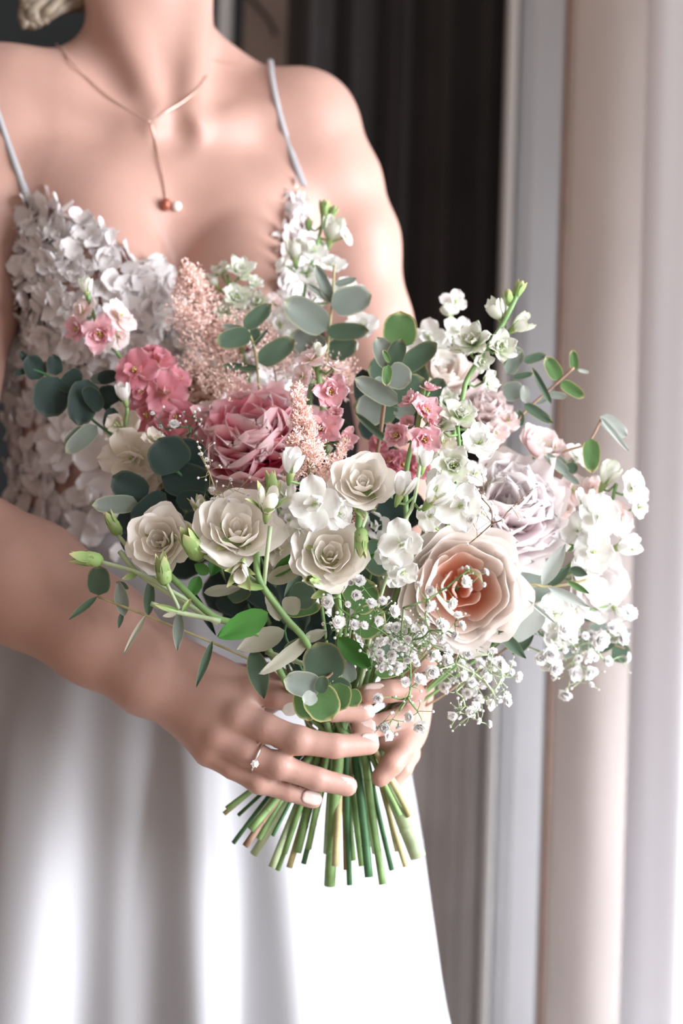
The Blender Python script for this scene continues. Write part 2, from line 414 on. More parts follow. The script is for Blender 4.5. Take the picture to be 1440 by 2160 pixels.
def np_mesh(name, V, Fq, m):
    me = bpy.data.meshes.new(name); me.vertices.add(len(V)); me.vertices.foreach_set('co', V.astype(np.float32).ravel())
    me.loops.add(len(Fq) * 4); me.loops.foreach_set('vertex_index', Fq.astype(np.int32).ravel())
    me.polygons.add(len(Fq)); me.polygons.foreach_set('loop_start', np.arange(0, len(Fq) * 4, 4, dtype=np.int32)); me.polygons.foreach_set('loop_total', np.full(len(Fq), 4, np.int32))
    me.polygons.foreach_set('use_smooth', np.ones(len(Fq), bool)); me.update(calc_edges=True); me.validate(); me.materials.append(m); return me

BC = Vector((-0.19, 0.258, 0)); TW = math.radians(15)
BR = Vector((math.cos(TW), math.sin(TW), 0)); BF = Vector((math.sin(TW), -math.cos(TW), 0))
def L(u, v, z): return BC + BR * u + BF * v + Vector((0, 0, z))

def torso(fl, k=.03):
    fld = fl
    secs = np.array([(.80, .175, .12, 0), (.90, .175, .12, 0), (.98, .142, .104, .0), (1.04, .132, .098, 0), (1.10, .136, .102, .0), (1.18, .148, .108, .0), (1.26, .158, .098, .0), (1.33, .160, .092, .0),
                     (1.38, .152, .086, -.004), (1.42, .132, .070, -.01), (1.455, .098, .055, -.018), (1.48, .070, .046, -.022), (1.50, .03, .03, -.022)])
    sl, X, Y, Z = fld._box((-0.5, -.1, .8), (.17, .4, 1.50))
    z = Z.ravel(); a = np.interp(z, secs[:, 0], secs[:, 1]); b = np.interp(z, secs[:, 0], secs[:, 2]); o = np.interp(z, secs[:, 0], secs[:, 3])
    ker = np.hanning(25); ker /= ker.sum()
    a, b, o = [np.convolve(np.pad(q, 12, 'edge'), ker, 'valid').astype(np.float32)[None, None, :] for q in (a, b, o)]
    dx = X - BC.x; dy = Y - BC.y; U = dx * BR.x + dy * BR.y; V = dx * BF.x + dy * BF.y - o
    k0 = np.sqrt((U / a) ** 2 + (V / b) ** 2); k1 = np.sqrt((U / a ** 2) ** 2 + (V / b ** 2) ** 2)
    d = k0 * (k0 - 1) / np.maximum(k1, 1e-6)
    fld._union(sl, d.astype(np.float32), 0)
    for s in (-1, 1):   # bust
        fld.ell(L(s * .067, .088, 1.250), (.066, .066, .072), .010, TW)
        fld.ell(L(s * .074, .058, 1.315), (.056, .050, .062), .040, TW)
        fld.cone(L(s * .02, .058, 1.425), L(s * .15, .028, 1.462), .008, .010, .034)     # collar bones
        fld.cone(L(s * .035, -.02, 1.52), L(s * .13, -.02, 1.455), .028, .034, .05)     # trapezius
        fld.cone(L(s * .015, .062, 1.425), L(s * .050 - .022, .005, 1.58), .010, .013, .02)    # neck muscle
    fld.ell(L(0, .080, 1.415), (.013, .013, .013), .020, carve=True)
    fld.cone(L(-.008, -.018, 1.40), L(-.034, .0, 1.62), .058, .052, .035)

fb = Field(G0, G1, H0)
torso(fb)
# head (just above the frame)
HC = L(-.030, .03, 1.725)
fb.ell(HC, (.076, .098, .115), .02, TW); fb.cone(L(-.032, .055, 1.635), L(-.031, .045, 1.70), .038, .055, .03)
fb.cone(L(-.03, .132, 1.70), L(-.03, .118, 1.745), .012, .008, .012); fb.ell(L(-.03, .115, 1.668), (.022, .012, .010), .008, TW)
for s in (-1, 1):
    fb.ell(L(s * .078 - .036, .015, 1.72), (.008, .020, .030), .006, TW); fb.ell(L(s * .033 - .03, .118, 1.735), (.018, .014, .012), .012, TW, carve=True); fb.ell(L(s * .033 - .03, .108, 1.735), (.013, .012, .011), .004, TW)
# photo-right arm
SR = Vector((-.054, .292, 1.445)); ER = Vector((.052, .265, 1.15)); WR = Vector((.062, .095, .945))
fb.ell(SR, (.052, .05, .054), .03); fb.cone(SR + Vector((-.07, -.01, -.01)), SR, .048, .05, .04)
fb.chain([SR, Vector((-.02, .29, 1.39)), Vector((.003, .282, 1.33)), Vector((.023, .275, 1.24)), ER], [.050, .048, .0455, .042, .038], .02)
fb.cone(L(.12, .03, 1.36), SR + Vector((0.01, -.01, -.06)), .04, .04, .04)
fb.chain([ER, lerp(ER, WR, .3), WR], [.038, .040, .027], .015)
# photo-left arm
SL = L(-.165, -.01, 1.44); EL = Vector((-.375, .085, 1.035)); WL = P(398, 1462, -.022)
fb.ell(SL, (.054, .052, .056), .03); fb.cone(L(-.11, 0, 1.44), SL, .048, .05, .04)
fb.chain([SL, lerp(SL, EL, .5), EL], [.050, .047, .046], .02); fb.cone(L(-.12, .03, 1.36), SL + Vector((0, 0, -.06)), .04, .04, .04)
fa = [EL, P(60, 1232, .03), P(210, 1335, -.002), P(320, 1418, -.02), P(430, 1478, -.026)]
fb.chain(fa, [.047, .0535, .044, .035, .029], .015)
fb.cone(P(340, 1400, -.022), P(430, 1450, -.028), .026, .024, .01)
def dg(pts, rad, k=.003, root=None):
    fb.chain([P(*p) for p in pts], rad, k)
mc = [(528, 1452, -.040), (500, 1512, -.050), (458, 1552, -.048), (440, 1585, -.040)]
wr = [(415, 1430, -.024), (405, 1455, -.028), (400, 1485, -.026), (400, 1510, -.020)]
for (a, b, r0, r1) in zip(wr, mc, (.022, .022, .020, .018), (.0150, .0148, .0140, .0125)):
    fb.chain([P(*a), P(*b)], [r0, r1], .016)
fb.cone(P(440, 1440, .0), P(560, 1470, .005), .020, .016, .015)           # palm
dg([(528, 1452, -.040), (585, 1466, -.046), (640, 1480, -.047), (700, 1498, -.044), (765, 1503, -.038)], [.0135, .0115, .0105, .0095, .0085])
dg([(500, 1512, -.050), (560, 1535, -.058), (628, 1562, -.062), (705, 1574, -.058), (778, 1570, -.046)], [.0145, .0118, .0112, .0100, .0088])
dg([(458, 1552, -.048), (520, 1588, -.056), (588, 1616, -.060), (668, 1643, -.056), (732, 1658, -.048)], [.0138, .0110, .0104, .0094, .0086])
dg([(440, 1585, -.040), (490, 1618, -.048), (546, 1650, -.052), (608, 1668, -.048), (660, 1686, -.042)], [.0120, .0096, .0090, .0084, .0078])
for q, r in (((628, 1560, -.065), .0085), ((588, 1613, -.063), .0082), ((546, 1648, -.054), .0072), ((500, 1508, -.056), .010), ((460, 1548, -.053), .009)):
    fb.ell(P(*q), (r, r, r), .008)
fb.chain([P(470, 1440, .0), P(560, 1435, .02), P(640, 1450, .034), P(700, 1470, .038)], [.016, .014, .012, .009], .008)  # thumb behind stems
# photo-right hand
mr = [(866, 1470, .028), (866, 1505, .030), (864, 1535, .032), (858, 1560, .034)]
for q, r in zip(mr, (.0135, .0135, .013, .012)): fb.chain([WR, P(*q)], [.023, r], .016)
dg([(866, 1470, .028), (872, 1455, -.004), (862, 1453, -.026), (820, 1458, -.040), (778, 1463, -.042)], [.0125, .0108, .0105, .0092, .0086])
dg([(866, 1505, .030), (868, 1502, .0), (852, 1512, -.022), (810, 1527, -.036), (762, 1538, -.040)], [.0125, .0105, .0102, .0092, .0086])
dg([(864, 1535, .032), (866, 1552, .006), (850, 1580, -.010), (826, 1612, -.020), (802, 1640, -.022)], [.012, .0108, .0105, .0094, .0082])
fb.cone(P(866, 1515, .022), P(812, 1556, -.004), .0125, .011, .008)
dg([(858, 1560, .034), (862, 1590, .018), (848, 1620, .006), (830, 1650, .002)], [.0115, .0095, .0088, .0072])
V, Fq = surface_nets(fb.D, fb.g0, fb.h)
bride = bpy.data.objects.new('person', np_mesh('person', V, Fq, M['skin'])); C.objects.link(bride); W[bride.name] = Matrix.Identity(4)
tag(bride, 'bride with bare shoulders in a white lace-bodice wedding dress, holding a bouquet in both hands', 'person')

# nails
def nail(p0, p1, w, y_in=0.0, lift=.0078, s=1.0, side=(0, -1, .12)):
    a = P(*p0); b = P(*p1); d = (b - a).normalized(); nrm = Vector(side).normalized(); nrm = (nrm - d * nrm.dot(d)).normalized(); sd = d.cross(nrm)
    nu, nv = 7, 6; vs = []; ln = (b - a).length
    for top in (1, 0):
        for i in range(nu + 1):
            u = i / nu * 2 - 1
            for j in range(nv + 1):
                v = j / nv * 2 - 1; ww = w * (1 - .55 * abs(u) ** 4)
                vs.append((a + b) / 2 + d * (u * ln / 2) + sd * (v * ww) + nrm * (lift + .0002 - (v * ww) ** 2 * 55 - .0010 * u * u * (u > 0) - (0 if top else .0009)))
    n = nv + 1; o = n * (nu + 1); fs = []
    for i in range(nu):
        for j in range(nv):
            k = i * n + j; fs += [(k, k + 1, k + n + 1, k + n), (o + k, o + k + n, o + k + n + 1, o + k + 1)]
    for i in range(nu): k = i * n; fs += [(k, k + n, o + k + n, o + k), (k + nv, o + k + nv, o + k + n + nv, k + n + nv)]
    for j in range(nv): fs += [(j, o + j, o + j + 1, j + 1), (nu * n + j, nu * n + j + 1, o + nu * n + j + 1, o + nu * n + j)]
    part('fingernail', mesh('fingernail', vs, fs, M['nail']), bride)
nail((752, 1500, -.039), (786, 1501, -.036), .0062)
nail((755, 1562, -.048), (792, 1563, -.044), .0060)
nail((700, 1650, -.052), (744, 1658, -.047), .0062)
nail((632, 1675, -.046), (672, 1686, -.041), .0055)
nail((812, 1456, -.041), (766, 1458, -.042), .0060)
nail((790, 1530, -.039), (752, 1536, -.040), .0060)
nail((812, 1628, -.021), (796, 1650, -.022), .0052, lift=.0070)

# dress bodice: nude tulle shell over the torso, cut by the neckline
fd = Field((-0.50, -.02, .90), (0.17, .42, 1.52), .0042)
torso(fd)
poly = [(-500, -400), (-500, 660), (-70, 610), (-15, 500), (5, 405), (55, 402), (110, 452), (170, 492), (230, 524), (290, 585), (345, 600), (390, 650), (430, 720), (520, 780), (575, 700), (588, 620), (596, 520), (604, 440), (612, 372), (642, 368), (690, 435), (745, 545), (790, 640), (815, 760), (1200, 800), (1200, -400)]
pw = np.array([(P(x, y, .18).x, P(x, y, .18).z) for x, y in poly])
gx = np.arange(fd.n[0]) * fd.h + fd.g0[0]; gz = np.arange(fd.n[2]) * fd.h + fd.g0[2]
QX, QZ = np.meshgrid(gx, gz, indexing='ij'); dist = np.full(QX.shape, 9.0); inside = np.zeros(QX.shape, bool)
for i in range(len(pw)):
    a = pw[i]; b = pw[(i + 1) % len(pw)]; e = b - a; t = np.clip(((QX - a[0]) * e[0] + (QZ - a[1]) * e[1]) / (e @ e), 0, 1)
    dist = np.minimum(dist, np.hypot(QX - a[0] - t * e[0], QZ - a[1] - t * e[1]))
    cr_ = ((a[1] > QZ) != (b[1] > QZ)) & (QX < (b[0] - a[0]) * (QZ - a[1]) / (b[1] - a[1] + 1e-12) + a[0]); inside ^= cr_
sgn = np.where(inside, dist, -dist)[:, None, :]           # positive where skin shows
gy = (np.arange(fd.n[1]) * fd.h + fd.g0[1])[None, :, None]
back = (gz[None, None, :] - 1.28) + 0 * sgn
reg = np.where(gy < .27, sgn, back)
Db = np.maximum(np.maximum(fd.D - .0035, reg), -(fd.D + .004))
V, Fq = surface_nets(Db.astype(np.float32), fd.g0, fd.h)
bod_me = np_mesh('bodice', V, Fq, M['nude'])
bodice = part('bodice', bod_me, bride, label='nude tulle bodice covered in white lace petals')

# skirt
def rnd_fold(seed):
    r = random.Random(seed); return [(r.choice([5, 7, 9, 11, 13, 17, 21, 26]), r.uniform(.4, 1), r.uniform(0, 6.28)) for _ in range(7)]
fo = rnd_fold(4); vs = []; NT, NZ = 420, 40
zs = [1.045 - (1.04) * (j / NZ) ** 1.05 for j in range(NZ + 1)]
prof = [(0, .46, .40), (.3, .37, .32), (.55, .305, .24), (.70, .285, .205), (.83, .262, .175), (.90, .228, .150), (.97, .178, .124), (1.02, .146, .108), (1.05, .137, .103)]
for z in zs:
    a = np.interp(z, [p[0] for p in prof], [p[1] for p in prof]); b_ = np.interp(z, [p[0] for p in prof], [p[2] for p in prof])
    am = .020 * min(1, max(0, (1.0 - z) / .45)) ** 1.1 + .0
    for i in range(NT):
        th = 2 * math.pi * i / NT
        f = sum(w_ * math.sin(k_ * th + p_ + .25 * math.sin(z * 3 + p_)) for k_, w_, p_ in fo) / 2.6
        f = f + .5 * math.sin(2 * f)
        q = L((a + am * f) * math.cos(th), (b_ + am * f) * math.sin(th), z); vs.append(q)
fs = [(j * NT + i, (j + 1) * NT + i, (j + 1) * NT + (i + 1) % NT, j * NT + (i + 1) % NT) for j in range(NZ) for i in range(NT)]
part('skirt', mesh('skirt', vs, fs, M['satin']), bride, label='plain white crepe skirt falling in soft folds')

def surf_depth(px, py, off=.002):
    """march along the view ray to the skin"""
    d = (P(px, py, 1.0) - CAM).normalized(); p = CAM + d * 1.25
    for _ in range(500):
        i = ((np.array(p) - fb.g0) / fb.h).astype(int)
        if (i >= 0).all() and (i < fb.n).all() and fb.D[tuple(i)] < off: return p
        p = p + d * .0012
    return None

for pts in ([(lerp(570, 640, (k / 13) ** 1.5), lerp(130, 392, k / 13)) for k in range(14)], [(lerp(-48, 62, (k / 13) ** 1.2), lerp(80, 428, k / 13)) for k in range(14)]):
    cen = [surf_depth(x, y, .0016) for x, y in pts]; cen = [c_ for c_ in cen if c_]; x0, y0 = cen[0].x, cen[0].y; over = []
    for k in range(1, 9):
        q = Vector((x0 - .0012 * k, y0 + .011 * k, 1.56))
        while q.z > 1.2:
            i = ((np.array(q) - fb.g0) / fb.h).astype(int)
            if fb.D[tuple(i)] < .0016: break
            q = q - Vector((0, 0, .001))
        over.append(q)
    n_over = len(over) * 4; cen = spline(over[::-1] + cen, 4)
    vs = []; fs = []
    for i, p in enumerate(cen):
        u = i / len(cen); wd = .0032 + .004 * max(0, u - .7)
        nrm = Vector((0, -1, .15)).normalized() if i > n_over else Vector((0, -.15, 1)).normalized()
        vs += [p + Vector((-wd, 0, 0)), p + Vector((-wd * .4, 0, 0)) + nrm * .0018, p + Vector((wd * .4, 0, 0)) + nrm * .0018, p + Vector((wd, 0, 0)), p - nrm * .001]
    for i in range(len(cen) - 1):
        for j in range(5): a = i * 5 + j; b2 = i * 5 + (j + 1) % 5; fs.append((a, b2, b2 + 5, a + 5))
    part('strap', mesh('strap', vs, fs, M['satin']), bride)

# lace petals
def leaf_data(L_=1, W_=.5, nu=6, nv=4, fold=.12, curl=.15, tip=1.0, blunt=0.0, rag=0.0, seed=0, cup=0.0, ripple=0.0):
    r = random.Random(seed); vs = []; ts = []; es = []; ph = r.uniform(0, 6)
    for i in range(nu + 1):
        u = i / nu
        w_ = (math.sin(math.pi * min(1, u) ** tip) ** (.75 if not blunt else .5)) if 0 < u < 1 else (0.02 if u == 0 else 0.05)
        if blunt and u > .55: w_ = math.sqrt(max(0.004, 1 - ((u - .55) / .45) ** 2)) * math.sin(math.pi * .55 ** tip) ** .5
        for j in range(nv + 1):
            v = 2 * j / nv - 1; rg = 1 - rag * r.random() if abs(v) == 1 or i == nu else 1
            x = v * w_ * W_ * rg
            z = fold * abs(v) * W_ * w_ + curl * (u * u) * L_ - cup * (v * v) * w_ * W_ + ripple * math.sin(5 * u + 4 * v + ph) * u * W_
            vs.append((x, u * L_ * (rg if i == nu else 1), z)); ts.append(u); es.append(max(abs(v), abs(u) if blunt and u > .5 else abs(v)))
    n = nv + 1; fs = [(i * n + j, i * n + j + 1, (i + 1) * n + j + 1, (i + 1) * n + j) for i in range(nu) for j in range(nv)]
    return vs, fs, ts, es
def dmesh(name, data, m): return mesh(name, data[0], data[1], m, {'t': data[2], 'e': data[3]})

lace_data = [leaf_data(1, (.36, .28, .42, .24, .33)[i], 6, 4, .15, (.2, .02, .1, -.04, .25)[i], tip=(.8, .9, .7, 1.0, .8)[i], blunt=i % 2 == 0, seed=i, ripple=.14, rag=.08) for i in range(5)]
lace_me = [dmesh('lace_petal', d_, M['lace']) for d_ in lace_data]
nv_ = len(bod_me.vertices); co = np.empty(nv_ * 3, np.float32); no = np.empty(nv_ * 3, np.float32)
bod_me.vertices.foreach_get('co', co); bod_me.vertices.foreach_get('normal', no); co = co.reshape(-1, 3); no = no.reshape(-1, 3)
i3 = ((co - fd.g0) / fd.h).astype(int); outer = fd.D[i3[:, 0], i3[:, 1], i3[:, 2]] > .0005
cand = np.where(outer & (no[:, 1] < .45))[0]
def pix(p):
    q = Vector(p) - CAM; return 720 + q.dot(RIGHT) * F / q.y, 1080 - q.dot(UP) * F / q.y
random.seed(21); placed = []
stuff = MB(); nl = 0
order = list(cand); random.shuffle(order)
cell = {}
for vi in order:
    p = Vector(co[vi]); x, y = pix(p); cs = .0062 if x > 575 else (.0078 if y < 730 else .0105)
    key = (round(p.x / cs), round(p.y / cs), round(p.z / cs))
    if key in cell: continue
    cell[key] = 1; nrm = Vector(no[vi])
    front = x < 560 and 380 < y < 1220 and x > -30 and nrm.y < 0
    dens = 1.0 if y < 700 else (.85 if y < 880 else .52); edge = y < 660
    if rnd(0, 1) > dens: continue
    near_edge = False
    sx = rnd(.010, .017) if x > 575 else rnd(.016, .026) if edge else rnd(.020, .033); wv = rnd(.8, 1.25)
    dr = (Vector((rnd(-1, 1), 0, rnd(-1, 1)))); dr = (dr - nrm * dr.dot(nrm)).normalized()
    tilt = rnd(.1, .6) if edge else rnd(.03, .28); dr = (dr + nrm * tilt).normalized()
    nn = (nrm - dr * nrm.dot(dr)).normalized()
    xx = dr.cross(nn)
    Mx = Matrix(((xx.x, dr.x, nn.x, 0), (xx.y, dr.y, nn.y, 0), (xx.z, dr.z, nn.z, 0), (0, 0, 0, 1)))
    Mx = Matrix.Translation(p + nrm * .002) @ Mx @ Matrix.Diagonal((sx * wv, sx, sx, 1))
    k = random.randrange(5)
    if front and nl < 300: part('lace_petal', lace_me[k], bodice, Mx); nl += 1
    else: stuff.addm(lace_data[k], Mx)
part('lace_petals', stuff.mesh('lace_petals', M['lace']), bodice, kind='stuff')
# seed pearls on the bodice sparkle
# hair: low curl at the left of the neck and hair over the head
b = MB(); random.seed(5)
hb = L(-.06, -.055, 1.60)
for i in range(60):
    a = rnd(0, 6.28); q0 = HC + Vector((math.cos(a) * .07, .05 + rnd(-.02, .05), math.sin(a) * .09)); r1 = rnd(0, .018)
    pts = [q0, lerp(q0, hb, .5) + Vector((0, .03, 0)), hb + rvec(.02), P(rnd(60, 125), rnd(-10, 25), .235 + rnd(-.01, .01)), P(rnd(45, 90), rnd(30, 62), .235 + rnd(-.01, .01))]
    b.tube(spline(pts, 5), [.006] * 20 + [.001], 5)
b.ball(HC + Vector((0, .022, .018)), 1, 20, 14, (.086, .104, .120))
b.ball(L(0, -.12, 1.70), .055, 16, 12)
part('hair', b.mesh('hair', M['hair']), bride)

# necklace
nk = thing('necklace', 'fine rose gold lariat necklace with a copper bead and a white pearl', 'necklace', P(320, 258, .17))
def onskin(pts, off): return [surf_depth(x, y, off) or P(x, y, .2) for x, y in pts]
b = MB()
b.tube(spline(onskin([(118, 92), (150, 130), (185, 165), (225, 200), (270, 230), (318, 258)], .002)), .0009, 5)
b.tube(spline(onskin([(318, 258), (350, 236), (385, 215), (415, 190), (436, 160)], .002)), .0009, 5)
b.tube(spline(onskin([(318, 258), (328, 300), (338, 345), (346, 385), (351, 420)], .002)), .0009, 5)
part('chain', b.mesh('chain', M['gold']), nk)
b = MB(); b.ball((surf_depth(350, 431, .004)), .0058, 12, 10, (.8, 1, 1.1)); part('bead', b.mesh('bead', M['bead']), nk, label='copper bead')
b = MB(); b.ball((surf_depth(373, 435, .004)), .0046, 14, 12); part('pearl', b.mesh('pearl', M['pearl']), nk, label='white pearl')

# ring on the ring finger (between MCP and PIP)
rc = P(545, 1598, -.0575); ax = (P(588, 1616, -.060) - P(520, 1588, -.056)).normalized()
rt = thing('engagement_ring', 'thin silver ring with a small clear stone on the ring finger', 'ring', rc)
Mr = frame(rc, ax); b = MB()
b.tube([Mr @ Vector((math.cos(a) * .0122, math.sin(a) * .0122, 0)) for a in np.linspace(0, 2 * math.pi, 33)], .0010, 6, cap=False)
part('band', b.mesh('band', M['silver']), rt)
b = MB(); sp = P(537, 1611, -.0725); b.ball(sp, .0032, 8, 6, (1, .8, 1)); part('stone', b.mesh('stone', M['stone'], smooth=False), rt)
b = MB()
for a in range(6): b.tube([sp + Vector((math.cos(a * 1.047) * .003, .002, math.sin(a * 1.047) * .003)), sp + Vector((math.cos(a * 1.047) * .003, -.002, math.sin(a * 1.047) * .003))], .0005, 5)
part('setting', b.mesh('setting', M['silver']), rt)
# ---------------------------------------------------------------- petals and blooms
def bowl(R, H, half, phimax=95, flare=0.0, rag=0.0, rip=0.0, nu=7, nv=8, seed=0, narrow=.35, round_=.35, th0=0.0):
    """one cupped petal, standing round the flower axis (+Z), centred on -Y"""
    r = random.Random(seed); vs = []; ts = []; es = []; ph = r.uniform(0, 6.28); pm = math.radians(phimax); fq = r.uniform(5, 9)
    jag = [1 - rag * r.random() for _ in range(nv + 1)]
    for i in range(nu + 1):
        u = i / nu
        for j in range(nv + 1):
            v = 2 * j / nv - 1
            ue = u * (1 - round_ * abs(v) ** 2.6) * (1 + (jag[j] - 1) * u ** 3)
            az = v * half * (narrow + (1 - narrow) * ue ** .6) + th0
            p = ue * pm
            rr = R * math.sin(p) + flare * R * ue ** 5; z = H * (1 - math.cos(p)) / (1 - math.cos(pm)) if pm > 0 else 0
            rr *= 1 + rip * math.sin(fq * v + ph) * ue ** 2; z -= flare * H * .35 * ue ** 6
            rr += .02 * R * v
            vs.append((rr * math.sin(az), -rr * math.cos(az), z)); ts.append(min(1, u)); es.append(abs(v))
    n = nv + 1; fs = [(i * n + j, i * n + j + 1, (i + 1) * n + j + 1, (i + 1) * n + j) for i in range(nu) for j in range(nv)]
    return vs, fs, ts, es

def Rz(a): return Matrix.Rotation(a, 4, 'Z')
def Rx(a): return Matrix.Rotation(a, 4, 'X')
def Sc(*s): return Matrix.Diagonal((*(s if len(s) == 3 else s * 3), 1))

LIB = {}
def lib(key, fn):
    if key not in LIB: LIB[key] = fn()
    return LIB[key]

def bowlset(key, m, n, **kw):
    return lib(key, lambda: [dmesh('petal', bowl(1, kw.get('H', 1), kw['half'], kw.get('phimax', 95), kw.get('flare', 0), kw.get('rag', 0), kw.get('rip', 0), kw.get('nu', 7), kw.get('nv', 8), seed=len(key) * 31 + i * 7, narrow=kw.get('narrow', .35), round_=kw.get('round', .35)), m) for i in range(n)])

def bloom_rose(par, loc, axis, R, mo, mi, key, layers=None, thr=.7, spin=0):
    """cupped rose; petals wrap each other round a deep centre"""
    F0 = frame(loc, axis, spin=spin)
    layers = layers or [(1.0, .72, 4, 1.15, 76, .24), (.93, .88, 4, 1.05, 86, .12), (.80, .95, 4, 1.0, 92, .04), (.62, .93, 4, .95, 96, .0), (.45, .86, 3, 1.1, 98, 0), (.28, .78, 3, 1.1, 98, 0), (.14, .72, 2, 1.4, 98, 0)]
    c = 0
    for li, (rr, hh, n, half, pm, fl) in enumerate(layers):
        ms = bowlset(f'{key}{li}', mo if rr > thr else mi, 3, H=1.0, half=half, phimax=pm, flare=fl, rag=.035, rip=.06, nu=9, nv=16)
        for k in range(n):
            c += 1; a = k * 2 * math.pi / n + li * 1.1 + rnd(-.15, .15)
            Mx = F0 @ Rz(a) @ Rx(rnd(-.11, .09)) @ Sc(R * rr * rnd(.92, 1.06), R * rr * rnd(.92, 1.06), R * 1.0 * hh * rnd(.88, 1.06))
            part('petal', ms[k % 3], par, Mx)

def bloom_peony(par, loc, axis, R, mo, mi, key, n_in=60, hollow=None, spin=0, guard=None):
    """loose bowl of guard petals filled with a dome of ruffled petals"""
    F0 = frame(loc, axis, spin=spin); Fi = F0.inverted().to_3x3()
    if guard:
        gs = bowlset(key + 'g', guard, 3, half=.62, phimax=62, flare=.1, rag=.04, rip=.06, nu=8, nv=10)
        for k in range(7): part('guard_petal', gs[k % 3], par, F0 @ Rz(k * .9 + .3) @ Rx(.12 + rnd(-.08, .08)) @ Sc(R * 1.16, R * 1.16, R * .62))
    ms = bowlset(key + 'o', mo, 4, half=.60, phimax=84, flare=.10, rag=.16, rip=.08, nu=8, nv=12, round_=.25)
    for k in range(12):
        f = 1 - .15 * (k / 12); part('petal', ms[k % 4], par, F0 @ Rz(k * 2.4) @ Rx(rnd(-.12, .12)) @ Sc(R * f, R * f, R * rnd(.72, .92)))
    pi = lib(key + 'dome', lambda: [dmesh('petal', leaf_data(1, .40 + .05 * (i % 3), 10, 14, .02, .22 - .12 * (i % 2), tip=.62, blunt=1, rag=.17, ripple=.09, seed=i * 3 + 1, cup=-.75), mi) for i in range(6)])
    hd = (Fi @ Vector(hollow)).normalized() if hollow else None
    for k in range(n_in):
        q = (k + .5) / n_in; th = math.acos(1 - q * .74); az = k * 2.39996 + rnd(-.2, .2)
        d = Vector((math.sin(th) * math.cos(az), math.sin(th) * math.sin(az), math.cos(th)))
        ln = R * rnd(.90, 1.10) * (1.0 - .04 * math.sin(th))
        if hd is not None: ln *= 1 - .55 * max(0, (d.dot(hd) - .72) / .28) ** .7
        tw = rnd(-.42, .42)
        up_ = Vector((0, 0, 1)) if th > .35 else Vector((math.cos(az * 3), math.sin(az * 3), .2))
        x = d.cross(up_).normalized(); nrm = x.cross(d)
        x2 = x * math.cos(tw) + nrm * math.sin(tw); n2 = x2.cross(d)
        sw = R * rnd(.85, 1.15) * .95
        Mx = Matrix(((x2.x * sw, d.x * ln, n2.x * ln, 0), (x2.y * sw, d.y * ln, n2.y * ln, 0), (x2.z * sw, d.z * ln, n2.z * ln, R * .12), (0, 0, 0, 1)))
        part('petal', pi[k % 6], par, F0 @ Mx)

def petal_flat(key, m, n=3, **kw): return lib(key, lambda: [dmesh('petal', leaf_data(seed=i + len(key), **kw), m) for i in range(n)])

def centre_me(key, m, n=9):
    def f():
        b = MB(); r = random.Random(3)
        for k in range(n):
            a = k * 2.4; q = .026 * math.sqrt(k); p = Vector((q * math.cos(a), q * math.sin(a), 0)); b.tube([p * .5, p + Vector((0, 0, .12 + .03 * (k % 3)))], .012, 4); b.ball(p + Vector((0, 0, .13 + .03 * (k % 3))), .024, 5, 4)
        return b.mesh('floret', m)
    return lib(key, f)

def calyx_me(key, m):
    def f():
        b = MB(); b.tube([(0, 0, -.42), (0, 0, -.30), (0, 0, -.12), (0, 0, 0.02)], [.03, .075, .11, .12], 7)
        for k in range(5):
            d = leaf_data(.34, .06, 4, 2, .2, .25); b.addm(d, Rz(k * 1.2566) @ Matrix.Translation((0, .09, -.1)) @ Rx(1.0))
        b.t = [min(1, t) for t in b.t]; return b.mesh('calyx', m)
    return lib(key, f)

